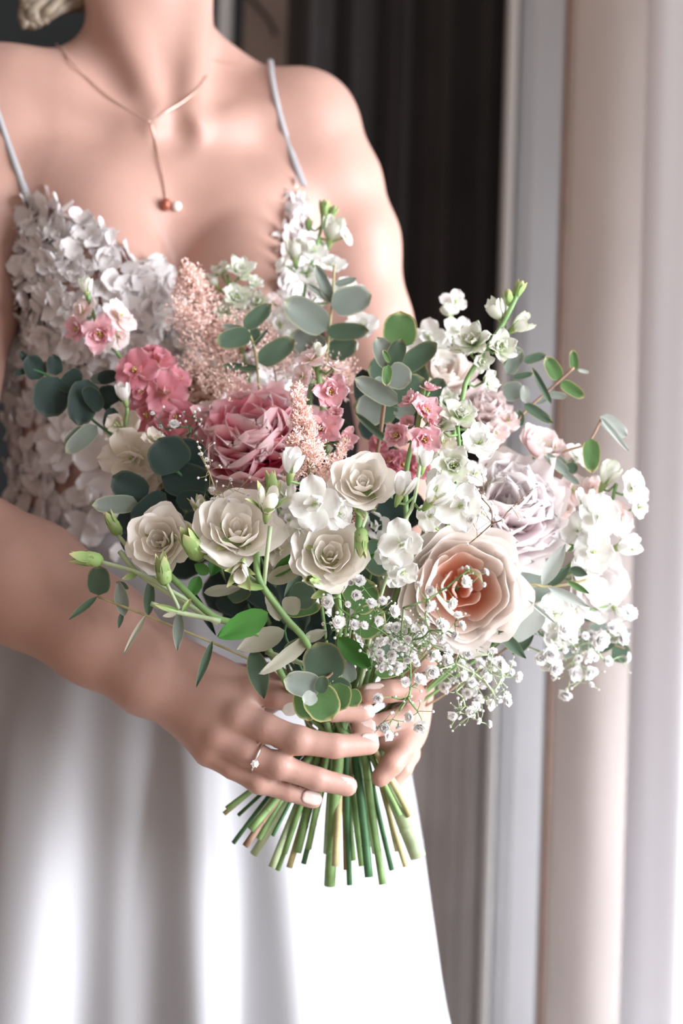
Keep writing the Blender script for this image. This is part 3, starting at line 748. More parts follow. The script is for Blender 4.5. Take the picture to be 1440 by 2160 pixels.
def floret(par, loc, axis, size, kind, spin=None):
    """size = full width; par is the thing; returns nothing"""
    spin = rnd(0, 6.28) if spin is None else spin
    F0 = frame(loc, axis, spin=spin) @ Sc(size)
    if kind in ('stock', 'cream', 'dusky', 'palepink'):
        m = {'stock': M['stock'], 'cream': M['cream_stock'], 'dusky': M['stock_dusky'], 'palepink': M['palepink']}[kind]
        f = part('floret', centre_me('cs' + kind, M['greencentre'] if kind != 'dusky' else M['stamen'], 5), par, F0)
        ms = petal_flat('ps' + kind, m, 3, L_=.52, W_=.27, nu=6, nv=6, fold=.10, curl=.10, blunt=1, ripple=.16, rag=.05)
        n = 5 if kind != 'stock' else random.choice((4, 5))
        for k in range(n): part('petal', ms[k % 3], f, F0 @ Rz(k * 6.283 / n + rnd(-.12, .12)) @ Rx(rnd(-.12, .30)) @ Sc(rnd(.85, 1.1), rnd(.85, 1.1), 1))
        m2 = petal_flat('pi' + kind, m, 3, L_=.30, W_=.17, nu=4, nv=4, fold=.2, curl=.12, blunt=1, ripple=.2)
        for k in range(3): part('petal', m2[k % 3], f, F0 @ Matrix.Translation((0, 0, .03)) @ Rz(k * 1.3 + .7 + rnd(-.3, .3)) @ Rx(rnd(.5, 1.35)) @ Sc(rnd(.8, 1.25)))
    elif kind in ('lark', 'pink'):
        m = M['larkspur_white'] if kind == 'lark' else M['larkspur_pink']
        f = part('floret', centre_me('cl' + kind, M['stamen'] if kind == 'pink' else M['greencentre']), par, F0)
        ms = petal_flat('pl' + kind, m, 4, L_=.52, W_=.20, nu=6, nv=4, fold=.22, curl=.14, tip=.9, ripple=.28, rag=.12)
        for k in range(6): part('petal', ms[k % 4], f, F0 @ Rz(k * 1.047 + rnd(-.2, .2)) @ Rx(rnd(.1, .75)) @ Sc(1, rnd(.85, 1.1), 1))
        m2 = petal_flat('pm' + kind, m, 3, L_=.32, W_=.13, nu=4, nv=4, fold=.3, curl=.1, tip=.8, ripple=.3)
        for k in range(6): part('petal', m2[k % 3], f, F0 @ Rz(k * 1.05 + .5 + rnd(-.2, .2)) @ Rx(rnd(.7, 1.25)))
    elif kind in ('tulip', 'tulipgreen'):     # half open stock or larkspur bud seen from the side
        m = M['stock'] if kind == 'tulip' else M['larkspur_white']
        f = part('floret', calyx_me('cxg', M['bud_green']), par, F0)
        ms = bowlset('tu' + kind, m, 3, half=1.0, phimax=104, rag=.1, rip=.06, nu=6, nv=6, flare=.05)
        for k in range(6): part('petal', ms[k % 3], f, F0 @ Matrix.Translation((0, 0, -.12)) @ Rz(k * 1.9) @ Sc(.30 - .02 * k, .30 - .02 * k, .62 + .02 * k))
    elif kind in ('rosebud', 'roseopen'):
        f = part('bud', calyx_me('cxr', M['bud_green']), par, F0 @ Matrix.Translation((0, 0, 0)))
        ms = bowlset('rb', M['cream_rose'], 3, half=1.2, phimax=118 if kind == 'rosebud' else 100, nu=6, nv=6, rip=.03)
        for k in range(5): part('petal', ms[k % 3], f, F0 @ Matrix.Translation((0, 0, -.1)) @ Rz(k * 2.1) @ Sc(.27 - .015 * k, .27 - .015 * k, .66 + .03 * k))
        sp = petal_flat('sep', M['bud_green'], 2, L_=.75, W_=.13, nu=6, nv=2, fold=.35, curl=-.12, tip=.8)
        for k in range(5): part('sepal', sp[k % 2], f, F0 @ Rz(k * 1.257) @ Matrix.Translation((0, .10, -.05)) @ Rx(rnd(.9, 1.25) if kind == 'roseopen' else rnd(1.2, 1.4)))
    elif kind == 'greenbud':
        def gb():
            b = MB(); b.tube([(0, 0, -.5), (0, 0, -.42), (0, 0, -.3), (0, 0, -.15), (0, 0, .05), (0, 0, .25), (0, 0, .36)], [.05, .17, .25, .26, .27, .17, .03], 10)
            return b.mesh('bud', M['bud_green'])
        f = part('bud', lib('gb', gb), par, F0)
        sp = petal_flat('gsep', M['bud_green'], 2, L_=.85, W_=.19, nu=6, nv=2, fold=.3, curl=-.05, tip=.75)
        for k in range(5): part('sepal', sp[k % 2], f, F0 @ Rz(k * 1.257) @ Matrix.Translation((0, .265, -.18)) @ Rx(rnd(1.55, 1.80)))
    elif kind == 'spikebud':
        def sb():
            b = MB(); b.tube([(0, 0, -.55), (0, 0, -.35), (0, 0, 0), (0, 0, .3), (0, 0, .5)], [.05, .20, .27, .2, .03], 8)
            for k in range(4): b.addm(leaf_data(.9, .16, 4, 2, .2, -.1), Rz(k * 1.57) @ Matrix.Translation((0, .22, -.4)) @ Rx(1.5))
            return b.mesh('bud', M['bud_green'])
        part('bud', lib('sb', sb), par, F0)

CORE = P(715, 1330, .06); BIND = P(712, 1565, .0)
def outdir(p, a=1.0, f=.8, up=.0):
    d = (Vector(p) - CORE).normalized() * a + Vector((0, -1, 0)) * f + Vector((0, 0, up)); return d.normalized()

# cut ends of the stems, photo pixel, radius in px, material
ENDS = [(472, 1717, 5, 'stem_olive'), (478, 1706, 6, 'stem'), (502, 1720, 4, 'stem_dark'), (492, 1778, 5, 'stem_dark'), (528, 1750, 8, 'stem'), (517, 1785, 7, 'stem_brown'), (535, 1802, 9, 'stem_pale'),
        (575, 1763, 4, 'stem_dark'), (573, 1830, 8, 'stem_pale'), (585, 1835, 6, 'stem'), (610, 1830, 7, 'stem_olive'), (602, 1773, 7, 'stem_brown'), (628, 1798, 8, 'stem'), (556, 1722, 12, 'stem_olive'), (665, 1860, 14, 'stem_pale'),
        (695, 1868, 12, 'stem'), (707, 1827, 8, 'stem_olive'), (737, 1867, 6, 'stem_dark'), (730, 1835, 6, 'stem_brown'), (760, 1798, 6, 'stem_olive'), (763, 1827, 7, 'stem'), (778, 1850, 9, 'stem_dark'),
        (807, 1865, 8, 'stem'), (801, 1845, 6, 'stem_brown'), (855, 1827, 6, 'stem_olive'), (882, 1808, 17, 'stem_pale'), (865, 1722, 6, 'stem_olive'), (843, 1720, 6, 'stem'),
        (545, 1770, 6, 'stem'), (640, 1822, 6, 'stem_dark'), (650, 1790, 7, 'stem'), (688, 1800, 7, 'stem_pale'), (745, 1815, 6, 'stem'), (790, 1800, 6, 'stem_pale'), (600, 1800, 6, 'stem')]
ENDS += [(826, 1835, 6, 'stem_dark'), (838, 1795, 6, 'stem_olive')]; END_USED = [0]; random.Random(8).shuffle(ENDS)
def stem(par, head, via=None, mcol=None, r=.0019, full=True, name='stem', out=None, label=None):
    """stem from a head through the hands, ending in one of the cut ends"""
    head = Vector(head); pts = [head]
    if via: pts += [Vector(v) for v in via]
    last = pts[-1]; pts.append(lerp(last, BIND, .55) + Vector((0, 0, -.012)))
    if full and END_USED[0] < len(ENDS):
        ex, ey, er, em = ENDS[END_USED[0]]; END_USED[0] += 1
        g = P(lerp(718, ex, .30 if ex < 740 else .40) + rnd(-8, 8) + (10 if ex > 800 else 0), 1580, rnd(-.014, .014)); e = P(ex, ey, rnd(-.03, .015))
        rr = S(er, 0)
        b = MB(); b.tube(spline(pts + [g], 5), [r] * (len(pts) * 5 - 4) + [lerp(r, min(rr, r * 2), k / 4) for k in range(5)], 7); part(name, b.mesh(name, M[mcol or 'stem']), par, label=label)
        low = spline([g + (g - e) * .25, g, lerp(g, e, .5) + rvec(.0012), e], 4); b = MB(); b.tube(low, [rr * .92] * 3 + [rr] * (len(low) - 3), 9)
        for q in (-3, -7): b.ball(low[q], rr * 1.13, 9, 5, (1, 1, .8))
        part(name, b.mesh(name, M[em]), par)
    else:
        b = MB(); b.tube(spline(pts + [BIND + Vector((rnd(-.015, .015), rnd(-.012, .012), 0))], 5), r, 6); part(name, b.mesh(name, M[mcol or 'stem']), par)

leafsets = {}
def leafset(kind):
    if kind not in leafsets:
        if kind in ('euc_dark', 'euc_mid', 'euc_grey', 'euc_green', 'euc_pale'):
            leafsets[kind] = [dmesh('leaf', leaf_data(1, .5, 9, 6, .10, .10, blunt=1, seed=i, tip=.75, ripple=.04), M[kind]) for i in range(3)]
        elif kind.startswith('w_'):   # willow shaped
            leafsets[kind] = [dmesh('leaf', leaf_data(1, .5, 9, 4, .14, .12, tip=.85, seed=i, ripple=.04), M[kind[2:]]) for i in range(3)]
        else:
            leafsets[kind] = [dmesh('leaf', leaf_data(1, .5, 14, 6, .2, .10, tip=.8, seed=i, rag=.07, ripple=.05), M[kind]) for i in range(3)]
    return leafsets[kind]
def leaf(par, kind, b0, t0, wpx, yb, yt=None, roll=0.0):
    """leaf from base pixel b0 to tip pixel t0, wpx wide as seen"""
    yt = yb if yt is None else yt
    a = P(*b0, yb); b = P(*t0, yt); d = b - a; Ln = d.length; d.normalize()
    vw = (a - CAM).normalized(); x = d.cross(-vw).normalized(); n = x.cross(d).normalized()
    wd = S(wpx, (yb + yt) / 2)
    ca, sa = math.cos(roll), math.sin(roll); x2 = x * ca + n * sa; n2 = n * ca - x * sa
    wd = wd / max(.35, abs(ca))
    Mx = Matrix(((x2.x * wd, d.x * Ln, n2.x * Ln, a.x), (x2.y * wd, d.y * Ln, n2.y * Ln, a.y), (x2.z * wd, d.z * Ln, n2.z * Ln, a.z), (0, 0, 0, 1)))
    part('leaf', random.choice(leafset(kind)), par, Mx)

def sprig(name, label, cat, pts, leaves, col='stem_brown', r=.0012, group=None, full=False):
    """pts: (px,py,y) stem points from tip to base; leaves: (kind,(bx,by),(tx,ty),w,yb,yt,roll)"""
    q = [P(*p) for p in pts]; t = thing(name, label, cat, q[-1], group)
    stem(t, q[0], q[1:], mcol=col, r=r, full=full)
    for lf in leaves:
        lf = list(lf) + [None] * (7 - len(lf)); leaf(t, lf[0], lf[1], lf[2], lf[3], lf[4] if lf[4] is not None else pts[0][2], lf[5], lf[6] or 0.0)
    return t

random.seed(101)
# ---- big blooms
def big(name, label, cat, px, py, y, Rpx, fn, axis=None, up=.0, f=.9, back=.9):
    c = P(px, py, y); R = S(Rpx, y); ax = Vector(axis).normalized() if axis else outdir(c, .7, f, up)
    base = c - ax * R * back; t = thing(name, label, cat, base)
    fn(t, base, ax, R); stem(t, base + ax * R * .05, [base - ax * .03])
    b = MB(); b.ball(base - ax * R * .17, R * .16, 10, 8); part('calyx', b.mesh('calyx', M['bud_green']), t)
    return t
big('peony', 'large deep-pink ruffled peony with a hot pink hollow', 'peony', 526, 882, -.02, 146, lambda t, b, a, R: bloom_peony(t, b, a, R, M['pink_outer'], M['pink_inner'], 'pk', 62, hollow=(-.32, -.55, .78), guard=M['blush_guard']), axis=(-.12, -.74, .66))
big('garden_rose', 'large blush garden rose with a coral heart, biggest bloom at lower right', 'rose', 985, 1240, -.06, 124, lambda t, b, a, R: bloom_rose(t, b, a, R, M['blush_rose'], M['coral_rose'], 'gr', layers=[(1.04, .70, 5, 1.1, 74, .16), (1.02, .84, 5, 1.05, 84, .10), (.95, .93, 5, 1.0, 92, .05), (.86, .98, 4, 1.1, 97, .0), (.74, .97, 4, 1.1, 102, 0), (.56, .90, 3, 1.2, 104, 0), (.36, .74, 3, 1.2, 104, 0), (.18, .60, 2, 1.5, 98, 0)], thr=.58), axis=(.12, -.97, .08))
big('peony', 'large pale lilac-white peony behind the coral-hearted rose', 'peony', 1080, 1050, -.02, 136, lambda t, b, a, R: bloom_peony(t, b, a, R, M['lilac'], M['lilac'], 'li', 40, hollow=(-.35, -.8, .3), guard=M['lilac']), axis=(.12, -.85, .50))
big('peony', 'blush peony tucked behind the white stock at upper right', 'peony', 1030, 855, .03, 70, lambda t, b, a, R: bloom_peony(t, b, a, R, M['palepink'], M['palepink'], 'bp', 34), axis=(.3, -.75, .55))
big('garden_rose', 'soft blush rose under the white larkspur at the top right', 'rose', 940, 765, .045, 62, lambda t, b, a, R: bloom_rose(t, b, a, R, M['blush_rose'], M['blush_rose'], 'br'), axis=(.1, -.75, .6))
big('peony', 'blurred peach peony behind the pink stock', 'peony', 415, 808, .055, 66, lambda t, b, a, R: bloom_peony(t, b, a, R, M['peach'], M['peach'], 'pe', 24), axis=(-.3, -.75, .6))
big('garden_rose', 'white rose at the far right edge of the bouquet', 'rose', 1278, 1232, .01, 70, lambda t, b, a, R: bloom_rose(t, b, a, R, M['white_rose'], M['white_rose'], 'wr'), axis=(.55, -.8, -.05))
big('garden_rose', 'pale blush rose half hidden left of the coral-hearted rose', 'rose', 862, 1262, -.01, 66, lambda t, b, a, R: bloom_rose(t, b, a, R, M['blush_rose'], M['blush_rose'], 'br'), axis=(-.1, -.9, -.2))
big('garden_rose', 'blush pink bloom on top of the pale lilac peony', 'rose', 1150, 925, .02, 48, lambda t, b, a, R: bloom_rose(t, b, a, R, M['palepink'], M['blush_rose'], 'bq'), axis=(.4, -.6, .7))

# ---- spray roses: a branch with blooms, buds, leaves
def spray(label, blooms, buds, pts, extra=(), leaves=(), loc=None):
    t = thing('spray_rose', label, 'spray rose', P(*pts[-1]))
    for (px, py, y, r, ax) in blooms:
        c = P(px, py, y); R = S(r, y); a = Vector(ax).normalized(); base = c - a * R * .8
        b = MB(); b.tube([base - a * R * .35, base - a * R * .1, base + a * R * .12], [R * .1, R * .22, R * .3], 8); bl = part('bloom', b.mesh('bloom', M['bud_green']), t)
        bloom_rose(bl, base, a, R, M['cream_rose'], M['cream_rose'], 'cr', layers=[(1.08, .58, 4, 1.15, 70, .34), (1.0, .74, 4, 1.15, 80, .22), (.84, .86, 4, 1.05, 90, .08), (.64, .88, 3, 1.15, 98, 0), (.44, .82, 3, 1.15, 100, 0), (.26, .74, 3, 1.1, 100, 0), (.13, .66, 2, 1.4, 98, 0)])
        sp = petal_flat('sep2', M['bud_green'], 2, L_=1, W_=.16, nu=6, nv=2, fold=.35, curl=.1, tip=.8)
        for k in range(5): part('sepal', sp[k % 2], bl, frame(base, a) @ Rz(k * 1.257) @ Rx(rnd(-.2, .4)) @ Sc(R * 1.0))
    for (px, py, y, s, kind, ax) in buds: floret(t, P(px, py, y), ax, S(s, y), kind)
    stem(t, P(*pts[0]), [P(*p) for p in pts[1:]], r=.0028)
    for e in extra:
        b = MB(); b.tube(spline([P(*p) for p in e[1]], 5), e[0], 7); part('twig', b.mesh('twig', M['stem_pale']), t)
    for lf in leaves:
        lf = list(lf) + [None] * (7 - len(lf)); leaf(t, *lf[:6], lf[6] or 0)
    return t
spray('spray rose branch at lower left with one open cream bloom and three green buds', [(328, 1137, -.10, 60, (-.25, -.95, .18))],
      [(188, 1178, -.09, 62, 'greenbud', (-1, -.1, .15)), (240, 1108, -.07, 50, 'greenbud', (-.5, -.1, .8)), (345, 1207, -.115, 62, 'greenbud', (-.1, -.35, .9))],
      [(333, 1190, -.098), (380, 1235, -.10), (450, 1300, -.10), (545, 1340, -.09)],
      [(.0017, [(208, 1184, -.09), (290, 1208, -.10), (350, 1240, -.105), (400, 1268, -.10)]), (.0018, [(248, 1128, -.07), (300, 1190, -.09), (350, 1235, -.10)]), (.0022, [(252, 1163, -.085), (300, 1215, -.09), (460, 1315, -.09)]),
       (.0015, [(352, 1232, -.115), (378, 1284, -.115)]), (.0020, [(318, 1273, -.115), (370, 1290, -.115), (465, 1310, -.11)])],
      [('bud_green', (378, 1290), (325, 1275), 14, -.116), ('bud_green', (385, 1290), (403, 1262), 12, -.116), ('sage', (372, 1294), (343, 1300), 12, -.118), ('bud_green', (290, 1210), (257, 1222), 14, -.10), ('rose_leaf', (420, 1215), (400, 1262), 30, -.09)])
spray('spray rose branch left of centre with a wide ruffled cream bloom and four buds', [(503, 1103, -.11, 76, (.12, -.86, .50))],
      [(407, 1152, -.112, 74, 'greenbud', (-.35, -.5, .7)), (510, 1193, -.13, 74, 'roseopen', (-.05, -.8, -.45)), (425, 1085, -.08, 62, 'rosebud', (-.25, -.3, .9)), (563, 1076, -.125, 88, 'roseopen', (.1, -.6, .75)), (574, 1030, -.10, 58, 'greenbud', (-.1, -.1, .95))],
      [(540, 1165, -.11), (548, 1225, -.115), (600, 1300, -.11), (655, 1372, -.10)],
      [(.0019, [(430, 1172, -.11), (470, 1195, -.112), (540, 1235, -.112), (556, 1240, -.112)]), (.0016, [(430, 1110, -.08), (455, 1160, -.09), (545, 1230, -.11)]), (.0018, [(570, 1110, -.12), (562, 1180, -.118), (556, 1240, -.112)]), (.002, [(560, 1375, -.08), (640, 1400, -.085)])],
      [('rose_leaf', (565, 1292), (458, 1342), 58, -.125, -.125, .2), ('sage', (600, 1330), (500, 1372), 50, -.09), ('rose_leaf', (575, 1215), (640, 1160), 30, -.10), ('sage', (563, 1225), (645, 1195), 40, -.10), ('bud_green', (558, 1240), (500, 1235), 16, -.12), ('rose_leaf', (465, 1165), (445, 1215), 34, -.085), ('rose_leaf', (440, 1210), (410, 1190), 26, -.10), ('sage', (655, 1340), (540, 1418), 34, -.10, -.11, .5)])
spray('spray rose branch in the middle with an open cream bloom just above the hands', [(698, 1163, -.115, 68, (.08, -.93, .34))],
      [(660, 1223, -.12, 38, 'greenbud', (-.4, -.8, .1)), (762, 1140, -.12, 58, 'greenbud', (.05, -.3, -.9))],
      [(708, 1225, -.11), (715, 1300, -.10), (712, 1400, -.07)],
      [(.0014, [(764, 1112, -.12), (772, 1085, -.11), (755, 1075, -.10)]), (.0016, [(668, 1230, -.118), (705, 1245, -.11)])],
      [('rose_leaf', (722, 1225), (790, 1165), 26, -.10), ('rose_leaf', (712, 1345), (783, 1412), 44, -.095), ('bud_green', (690, 1245), (655, 1262), 18, -.115)])
spray('spray rose with one round cream bloom at the very centre of the bouquet', [(765, 1008, -.105, 57, (-.02, -.88, .42))], [], [(760, 1060, -.09), (750, 1160, -.07), (730, 1300, -.05)], [], [('bud_green', (745, 1062), (768, 1092), 16, -.10), ('rose_leaf', (735, 1060), (720, 1110), 30, -.08)])

# ---- stock, larkspur
def spike(name, label, cat, florets, pts, col='stem', r=.0016, leaves=(), full=True, group=None):
    t = thing(name, label, cat, P(*pts[-1]), group)
    q = [P(*p) for p in pts]
    stem(t, q[0], q[1:], mcol=col, r=r, full=full)
    tw = MB(); dense = spline(q, 6)
    for fl in florets:
        px, py, y, s, kind = fl[:5]; c = P(px, py, y)
        ax = Vector(fl[5]).normalized() if len(fl) > 5 else (outdir(c, .5, .9) + rvec(.25)).normalized()
        sz = S(s, y); floret(t, c, ax, sz, kind)
        lo = min(dense, key=lambda p: (p - c).length + (0 if p.z < c.z else .01)); b0 = c - ax * sz * (.3 if kind in ('tulip', 'tulipgreen', 'spikebud', 'rosebud') else .03)
        if (lo - b0).length > .002: tw.tube([b0, lerp(b0, lo, .5) - Vector((0, 0, .004)), lo], .0011, 5)
    if tw.v: part('pedicel', tw.mesh('pedicel', M['stem']), t)
    for lf in leaves:
        lf = list(lf) + [None] * (7 - len(lf)); leaf(t, *lf[:6], lf[6] or 0)
    return t
up = (0, -.3, .95)
spike('stock', 'white stock with four-petalled florets in the centre beneath the astilbe', 'stock', [(662, 1064, -.125, 118, 'stock', (0, -1, .05)), (614, 990, -.12, 88, 'tulip', (.15, -.35, .9)), (708, 1082, -.11, 84, 'stock', (.5, -.8, -.1)), (600, 1045, -.09, 70, 'stock', (-.4, -.8, .2)), (632, 1120, -.10, 66, 'stock', (-.2, -.9, -.3)), (690, 1120, -.09, 60, 'stock', (.3, -.9, -.3))], [(650, 960, -.08), (655, 1060, -.08), (675, 1250, -.06)])
spike('stock', 'white stock with three tulip-like buds and one open floret right of centre', 'stock', [(846, 1147, -.125, 108, 'stock', (0, -1, -.1)), (845, 1038, -.12, 84, 'tulip', (.3, -.3, .9)), (912, 1052, -.125, 104, 'tulip', (.35, -.6, .5)), (893, 978, -.10, 66, 'tulip', (.15, -.2, .95)), (820, 1170, -.10, 66, 'stock', (-.4, -.8, -.2)), (850, 1205, -.09, 70, 'stock', (0, -.9, -.4))], [(888, 960, -.10), (872, 1060, -.105), (845, 1120, -.11), (790, 1300, -.06)], col='stem_pale')
spike('stock', 'white stock with a green-eyed floret against the pale lilac peony', 'stock', [(968, 1068, -.11, 108, 'stock', (.05, -1, .05)), (955, 985, -.09, 104, 'lark', (.05, -.95, .25)), (1008, 938, -.07, 92, 'stock', (.2, -.8, .5)), (925, 900, -.05, 80, 'lark', (-.1, -.8, .6)), (970, 880, -.055, 92, 'lark', (.1, -.8, .5)), (1012, 1082, -.10, 80, 'stock', (.5, -.8, -.1)), (930, 1010, -.08, 70, 'stock', (-.3, -.8, .3)), (1000, 1000, -.07, 64, 'stock', (.4, -.8, .2)), (905, 1090, -.08, 70, 'stock')], [(960, 850, -.03), (965, 1000, -.05), (900, 1250, -.02)])
spike('stock', 'cream stock on the shaded left side between dark eucalyptus leaves', 'stock', [(282, 965, -.02, 140, 'cream', (-.1, -1, .05)), (262, 838, .0, 62, 'tulip', (-.2, -.4, .9)), (255, 900, .01, 100, 'cream', (-.4, -.8, .2)), (325, 930, -.035, 60, 'cream', (.5, -.6, .6)), (300, 1010, -.02, 80, 'cream', (-.1, -.9, -.4)), (360, 985, -.02, 90, 'cream', (.3, -.9, -.1)), (340, 1025, -.01, 80, 'cream')], [(268, 860, .0), (278, 930, .01), (420, 1120, .0)])
spike('stock', 'white stock at the far right with ruffled florets over the white rose', 'stock', [(1332, 1030, .01, 92, 'stock', (.6, -.75, .3)), (1278, 1012, .02, 84, 'tulipgreen', (.3, -.5, .8)), (1262, 1092, -.01, 100, 'stock', (.2, -.95, .1)), (1236, 1065, -.01, 70, 'tulip', (-.1, -.4, .9)), (1312, 1153, .0, 84, 'tulip', (.6, -.7, .2)), (1250, 1165, -.01, 96, 'stock', (0, -.95, .1)), (1305, 1095, .01, 86, 'palepink', (.5, -.8, .2)), (1220, 1120, .0, 90, 'stock'), (1345, 1070, .015, 60, 'stock', (.7, -.6, 0)), (1230, 1210, 0, 84, 'stock')], [(1300, 1020, .02), (1262, 1130, .02), (1120, 1260, .02)])
spike('stock', 'dusky blush stock behind the willow leaves at right', 'stock', [(1205, 1035, .03, 84, 'palepink', (.2, -.9, .3)), (1165, 950, .03, 80, 'palepink', (.2, -.7, .6)), (1215, 965, .03, 70, 'stock', (.5, -.6, .5)), (1190, 1075, .03, 60, 'palepink'), (1250, 1030, .035, 60, 'palepink')], [(1190, 940, .04), (1190, 1060, .04), (1080, 1240, .03)])
spike('stock', 'white stock drooping under the right side beside the grey leaf', 'stock', [(1165, 1292, -.01, 96, 'stock', (.2, -.95, -.1)), (1185, 1335, .0, 74, 'stock', (.3, -.85, -.4)), (1205, 1290, .01, 70, 'stock', (.5, -.8, 0)), (1135, 1265, .0, 70, 'stock'), (1300, 1288, .02, 50, 'tulip', (.6, -.3, -.6)), (1160, 1350, .0, 60, 'stock')], [(1160, 1280, .02), (1080, 1330, .02)], full=False)
spike('larkspur', 'tall white larkspur spike with green buds at the top right', 'larkspur', [(1094, 610, -.01, 40, 'spikebud', (.4, -.1, .9)), (1073, 628, -.01, 38, 'spikebud', (-.2, -.2, .95)), (1052, 665, -.01, 74, 'tulipgreen', (-.5, -.3, .8)), (1068, 655, .0, 50, 'tulipgreen', (-.1, -.2, .95)), (1090, 690, -.01, 72, 'tulipgreen', (.7, -.4, .4)), (1000, 726, -.02, 96, 'lark', (-.35, -.7, .5)), (1052, 735, -.02, 88, 'lark', (.3, -.8, .3)), (1015, 765, -.02, 56, 'lark', (.1, -.9, .0)), (975, 735, -.01, 60, 'tulipgreen', (-.8, -.3, .4)), (1022, 805, -.01, 70, 'lark', (.6, -.6, .1))], [(1090, 622, -.01), (1062, 680, -.015), (1020, 745, -.02), (985, 800, -.02), (970, 860, -.02), (900, 1150, 0)], r=.0022, col='stem')
spike('larkspur', 'white larkspur behind the green eucalyptus at the top', 'larkspur', [(958, 638, .06, 62, 'stock', (.2, -.9, .4)), (945, 662, .06, 40, 'tulipgreen', (-.5, -.3, .8)), (905, 715, .06, 84, 'stock', (-.2, -.9, .2)), (965, 700, .06, 76, 'stock', (.3, -.8, .3)), (925, 745, .06, 80, 'stock'), (880, 740, .06, 60, 'stock')], [(955, 655, .065), (938, 720, .065), (880, 900, .05)])
spike('larkspur', 'white larkspur rising in front of the lace strap at the top', 'larkspur', [(684, 440, .09, 40, 'spikebud', (0, -.2, 1)), (702, 447, .09, 30, 'spikebud', (.4, -.2, .9)), (685, 462, .09, 34, 'spikebud', (.1, -.2, .9)), (651, 472, .09, 30, 'spikebud', (0, -.2, 1)), (698, 497, .09, 84, 'tulipgreen', (.2, -.5, .8)), (622, 540, .09, 72, 'tulipgreen', (-.1, -.4, .9)), (660, 530, .09, 70, 'stock', (.1, -.8, .4)), (728, 500, .09, 50, 'stock', (.7, -.5, .3)), (600, 558, .09, 46, 'stock', (-.6, -.5, .3)), (700, 560, .09, 60, 'stock'), (650, 580, .09, 60, 'stock')], [(685, 450, .09), (665, 530, .09), (640, 640, .085), (650, 900, .06)])
spike('stock', 'white stock clustered below the cleavage behind the eucalyptus leaves', 'stock', [(620, 660, .08, 70, 'stock'), (590, 690, .08, 84, 'stock'), (680, 610, .085, 70, 'stock'), (735, 620, .085, 80, 'stock'), (620, 720, .07, 96, 'stock'), (660, 750, .07, 90, 'stock'), (760, 690, .07, 80, 'stock'), (720, 730, .07, 70, 'stock'), (575, 640, .085, 50, 'palepink')], [(640, 640, .085), (650, 760, .075), (660, 950, .05)])
spike('larkspur', 'white-green larkspur in front of the cleavage', 'larkspur', [(468, 580, .085, 66, 'lark', (-.3, -.6, .7)), (505, 582, .08, 86, 'lark', (.2, -.6, .7)), (530, 600, .085, 50, 'lark', (.5, -.6, .4)), (498, 630, .08, 80, 'lark', (.1, -.8, .3)), (545, 640, .08, 60, 'lark'), (475, 660, .08, 66, 'lark'), (520, 670, .08, 60, 'palepink'), (455, 600, .085, 40, 'tulipgreen', (-.5, -.3, .8))], [(480, 580, .085), (495, 670, .08), (540, 860, .05)])
spike('larkspur', 'pale pink larkspur with a green tip over the lace bodice at the left', 'larkspur', [(182, 612, .03, 56, 'tulipgreen', (-.1, -.3, .95)), (175, 660, .03, 72, 'palepink', (-.5, -.7, .5)), (170, 695, .03, 74, 'pink', (-.6, -.7, .1)), (212, 705, .02, 96, 'pink', (0, -.9, -.2)), (250, 670, .03, 84, 'palepink', (.6, -.6, .5)), (250, 710, .03, 60, 'palepink', (.6, -.7, 0)), (225, 720, .025, 54, 'stock')], [(184, 618, .03), (200, 672, .035), (215, 700, .035), (300, 820, .035), (420, 1000, .02)])
spike('stock', 'dusky pink stock at the left, its florets in full bloom with yellow centres', 'stock', [(287, 783, .01, 100, 'dusky', (-.15, -.95, .2)), (335, 765, .02, 76, 'dusky', (.2, -.7, .6)), (350, 830, .01, 96, 'dusky', (.2, -.9, .1)), (300, 825, .01, 66, 'dusky', (-.2, -.9, -.2)), (372, 800, .02, 66, 'dusky', (.5, -.7, .4)), (325, 745, .03, 60, 'dusky', (0, -.5, .85)), (312, 880, .015, 96, 'dusky'), (372, 885, .01, 90, 'dusky'), (345, 920, .005, 80, 'dusky'), (400, 900, .02, 70, 'dusky'), (300, 920, .02, 60, 'dusky'), (360, 850, .03, 80, 'dusky')], [(310, 760, .03), (335, 860, .035), (420, 1000, .02)])
spike('larkspur', 'pink larkspur with a full floret right of the astilbe plume', 'larkspur', [(697, 828, -.045, 96, 'pink', (.15, -.95, .05)), (655, 762, -.03, 66, 'palepink', (-.3, -.5, .8)), (672, 748, -.03, 50, 'tulipgreen', (.2, -.3, .9)), (640, 795, -.03, 66, 'palepink', (-.7, -.6, .1)), (680, 905, -.035, 100, 'pink', (-.1, -.95, .1)), (722, 925, -.03, 66, 'pink', (.5, -.8, -.2)), (705, 775, -.035, 56, 'palepink', (.3, -.3, .9)), (650, 935, -.03, 60, 'pink'), (705, 880, -.03, 60, 'pink')], [(668, 770, -.025), (678, 840, -.025), (690, 960, -.02), (720, 1200, .0)], r=.0026)
spike('larkspur', 'bright pink larkspur right of centre under the eucalyptus rosette', 'larkspur', [(893, 925, -.07, 92, 'pink', (.2, -.9, -.1)), (893, 868, -.06, 84, 'pink', (.3, -.8, .3)), (840, 920, -.055, 78, 'pink', (-.5, -.8, .1)), (905, 825, -.055, 48, 'pink', (.2, -.2, .95)), (868, 850, -.055, 56, 'pink', (-.5, -.5, .5)), (860, 895, -.05, 50, 'pink'), (905, 890, -.06, 60, 'pink', (.7, -.6, 0))], [(893, 820, -.05), (880, 900, -.055), (856, 1000, -.06), (850, 1200, -.02)], r=.0022)
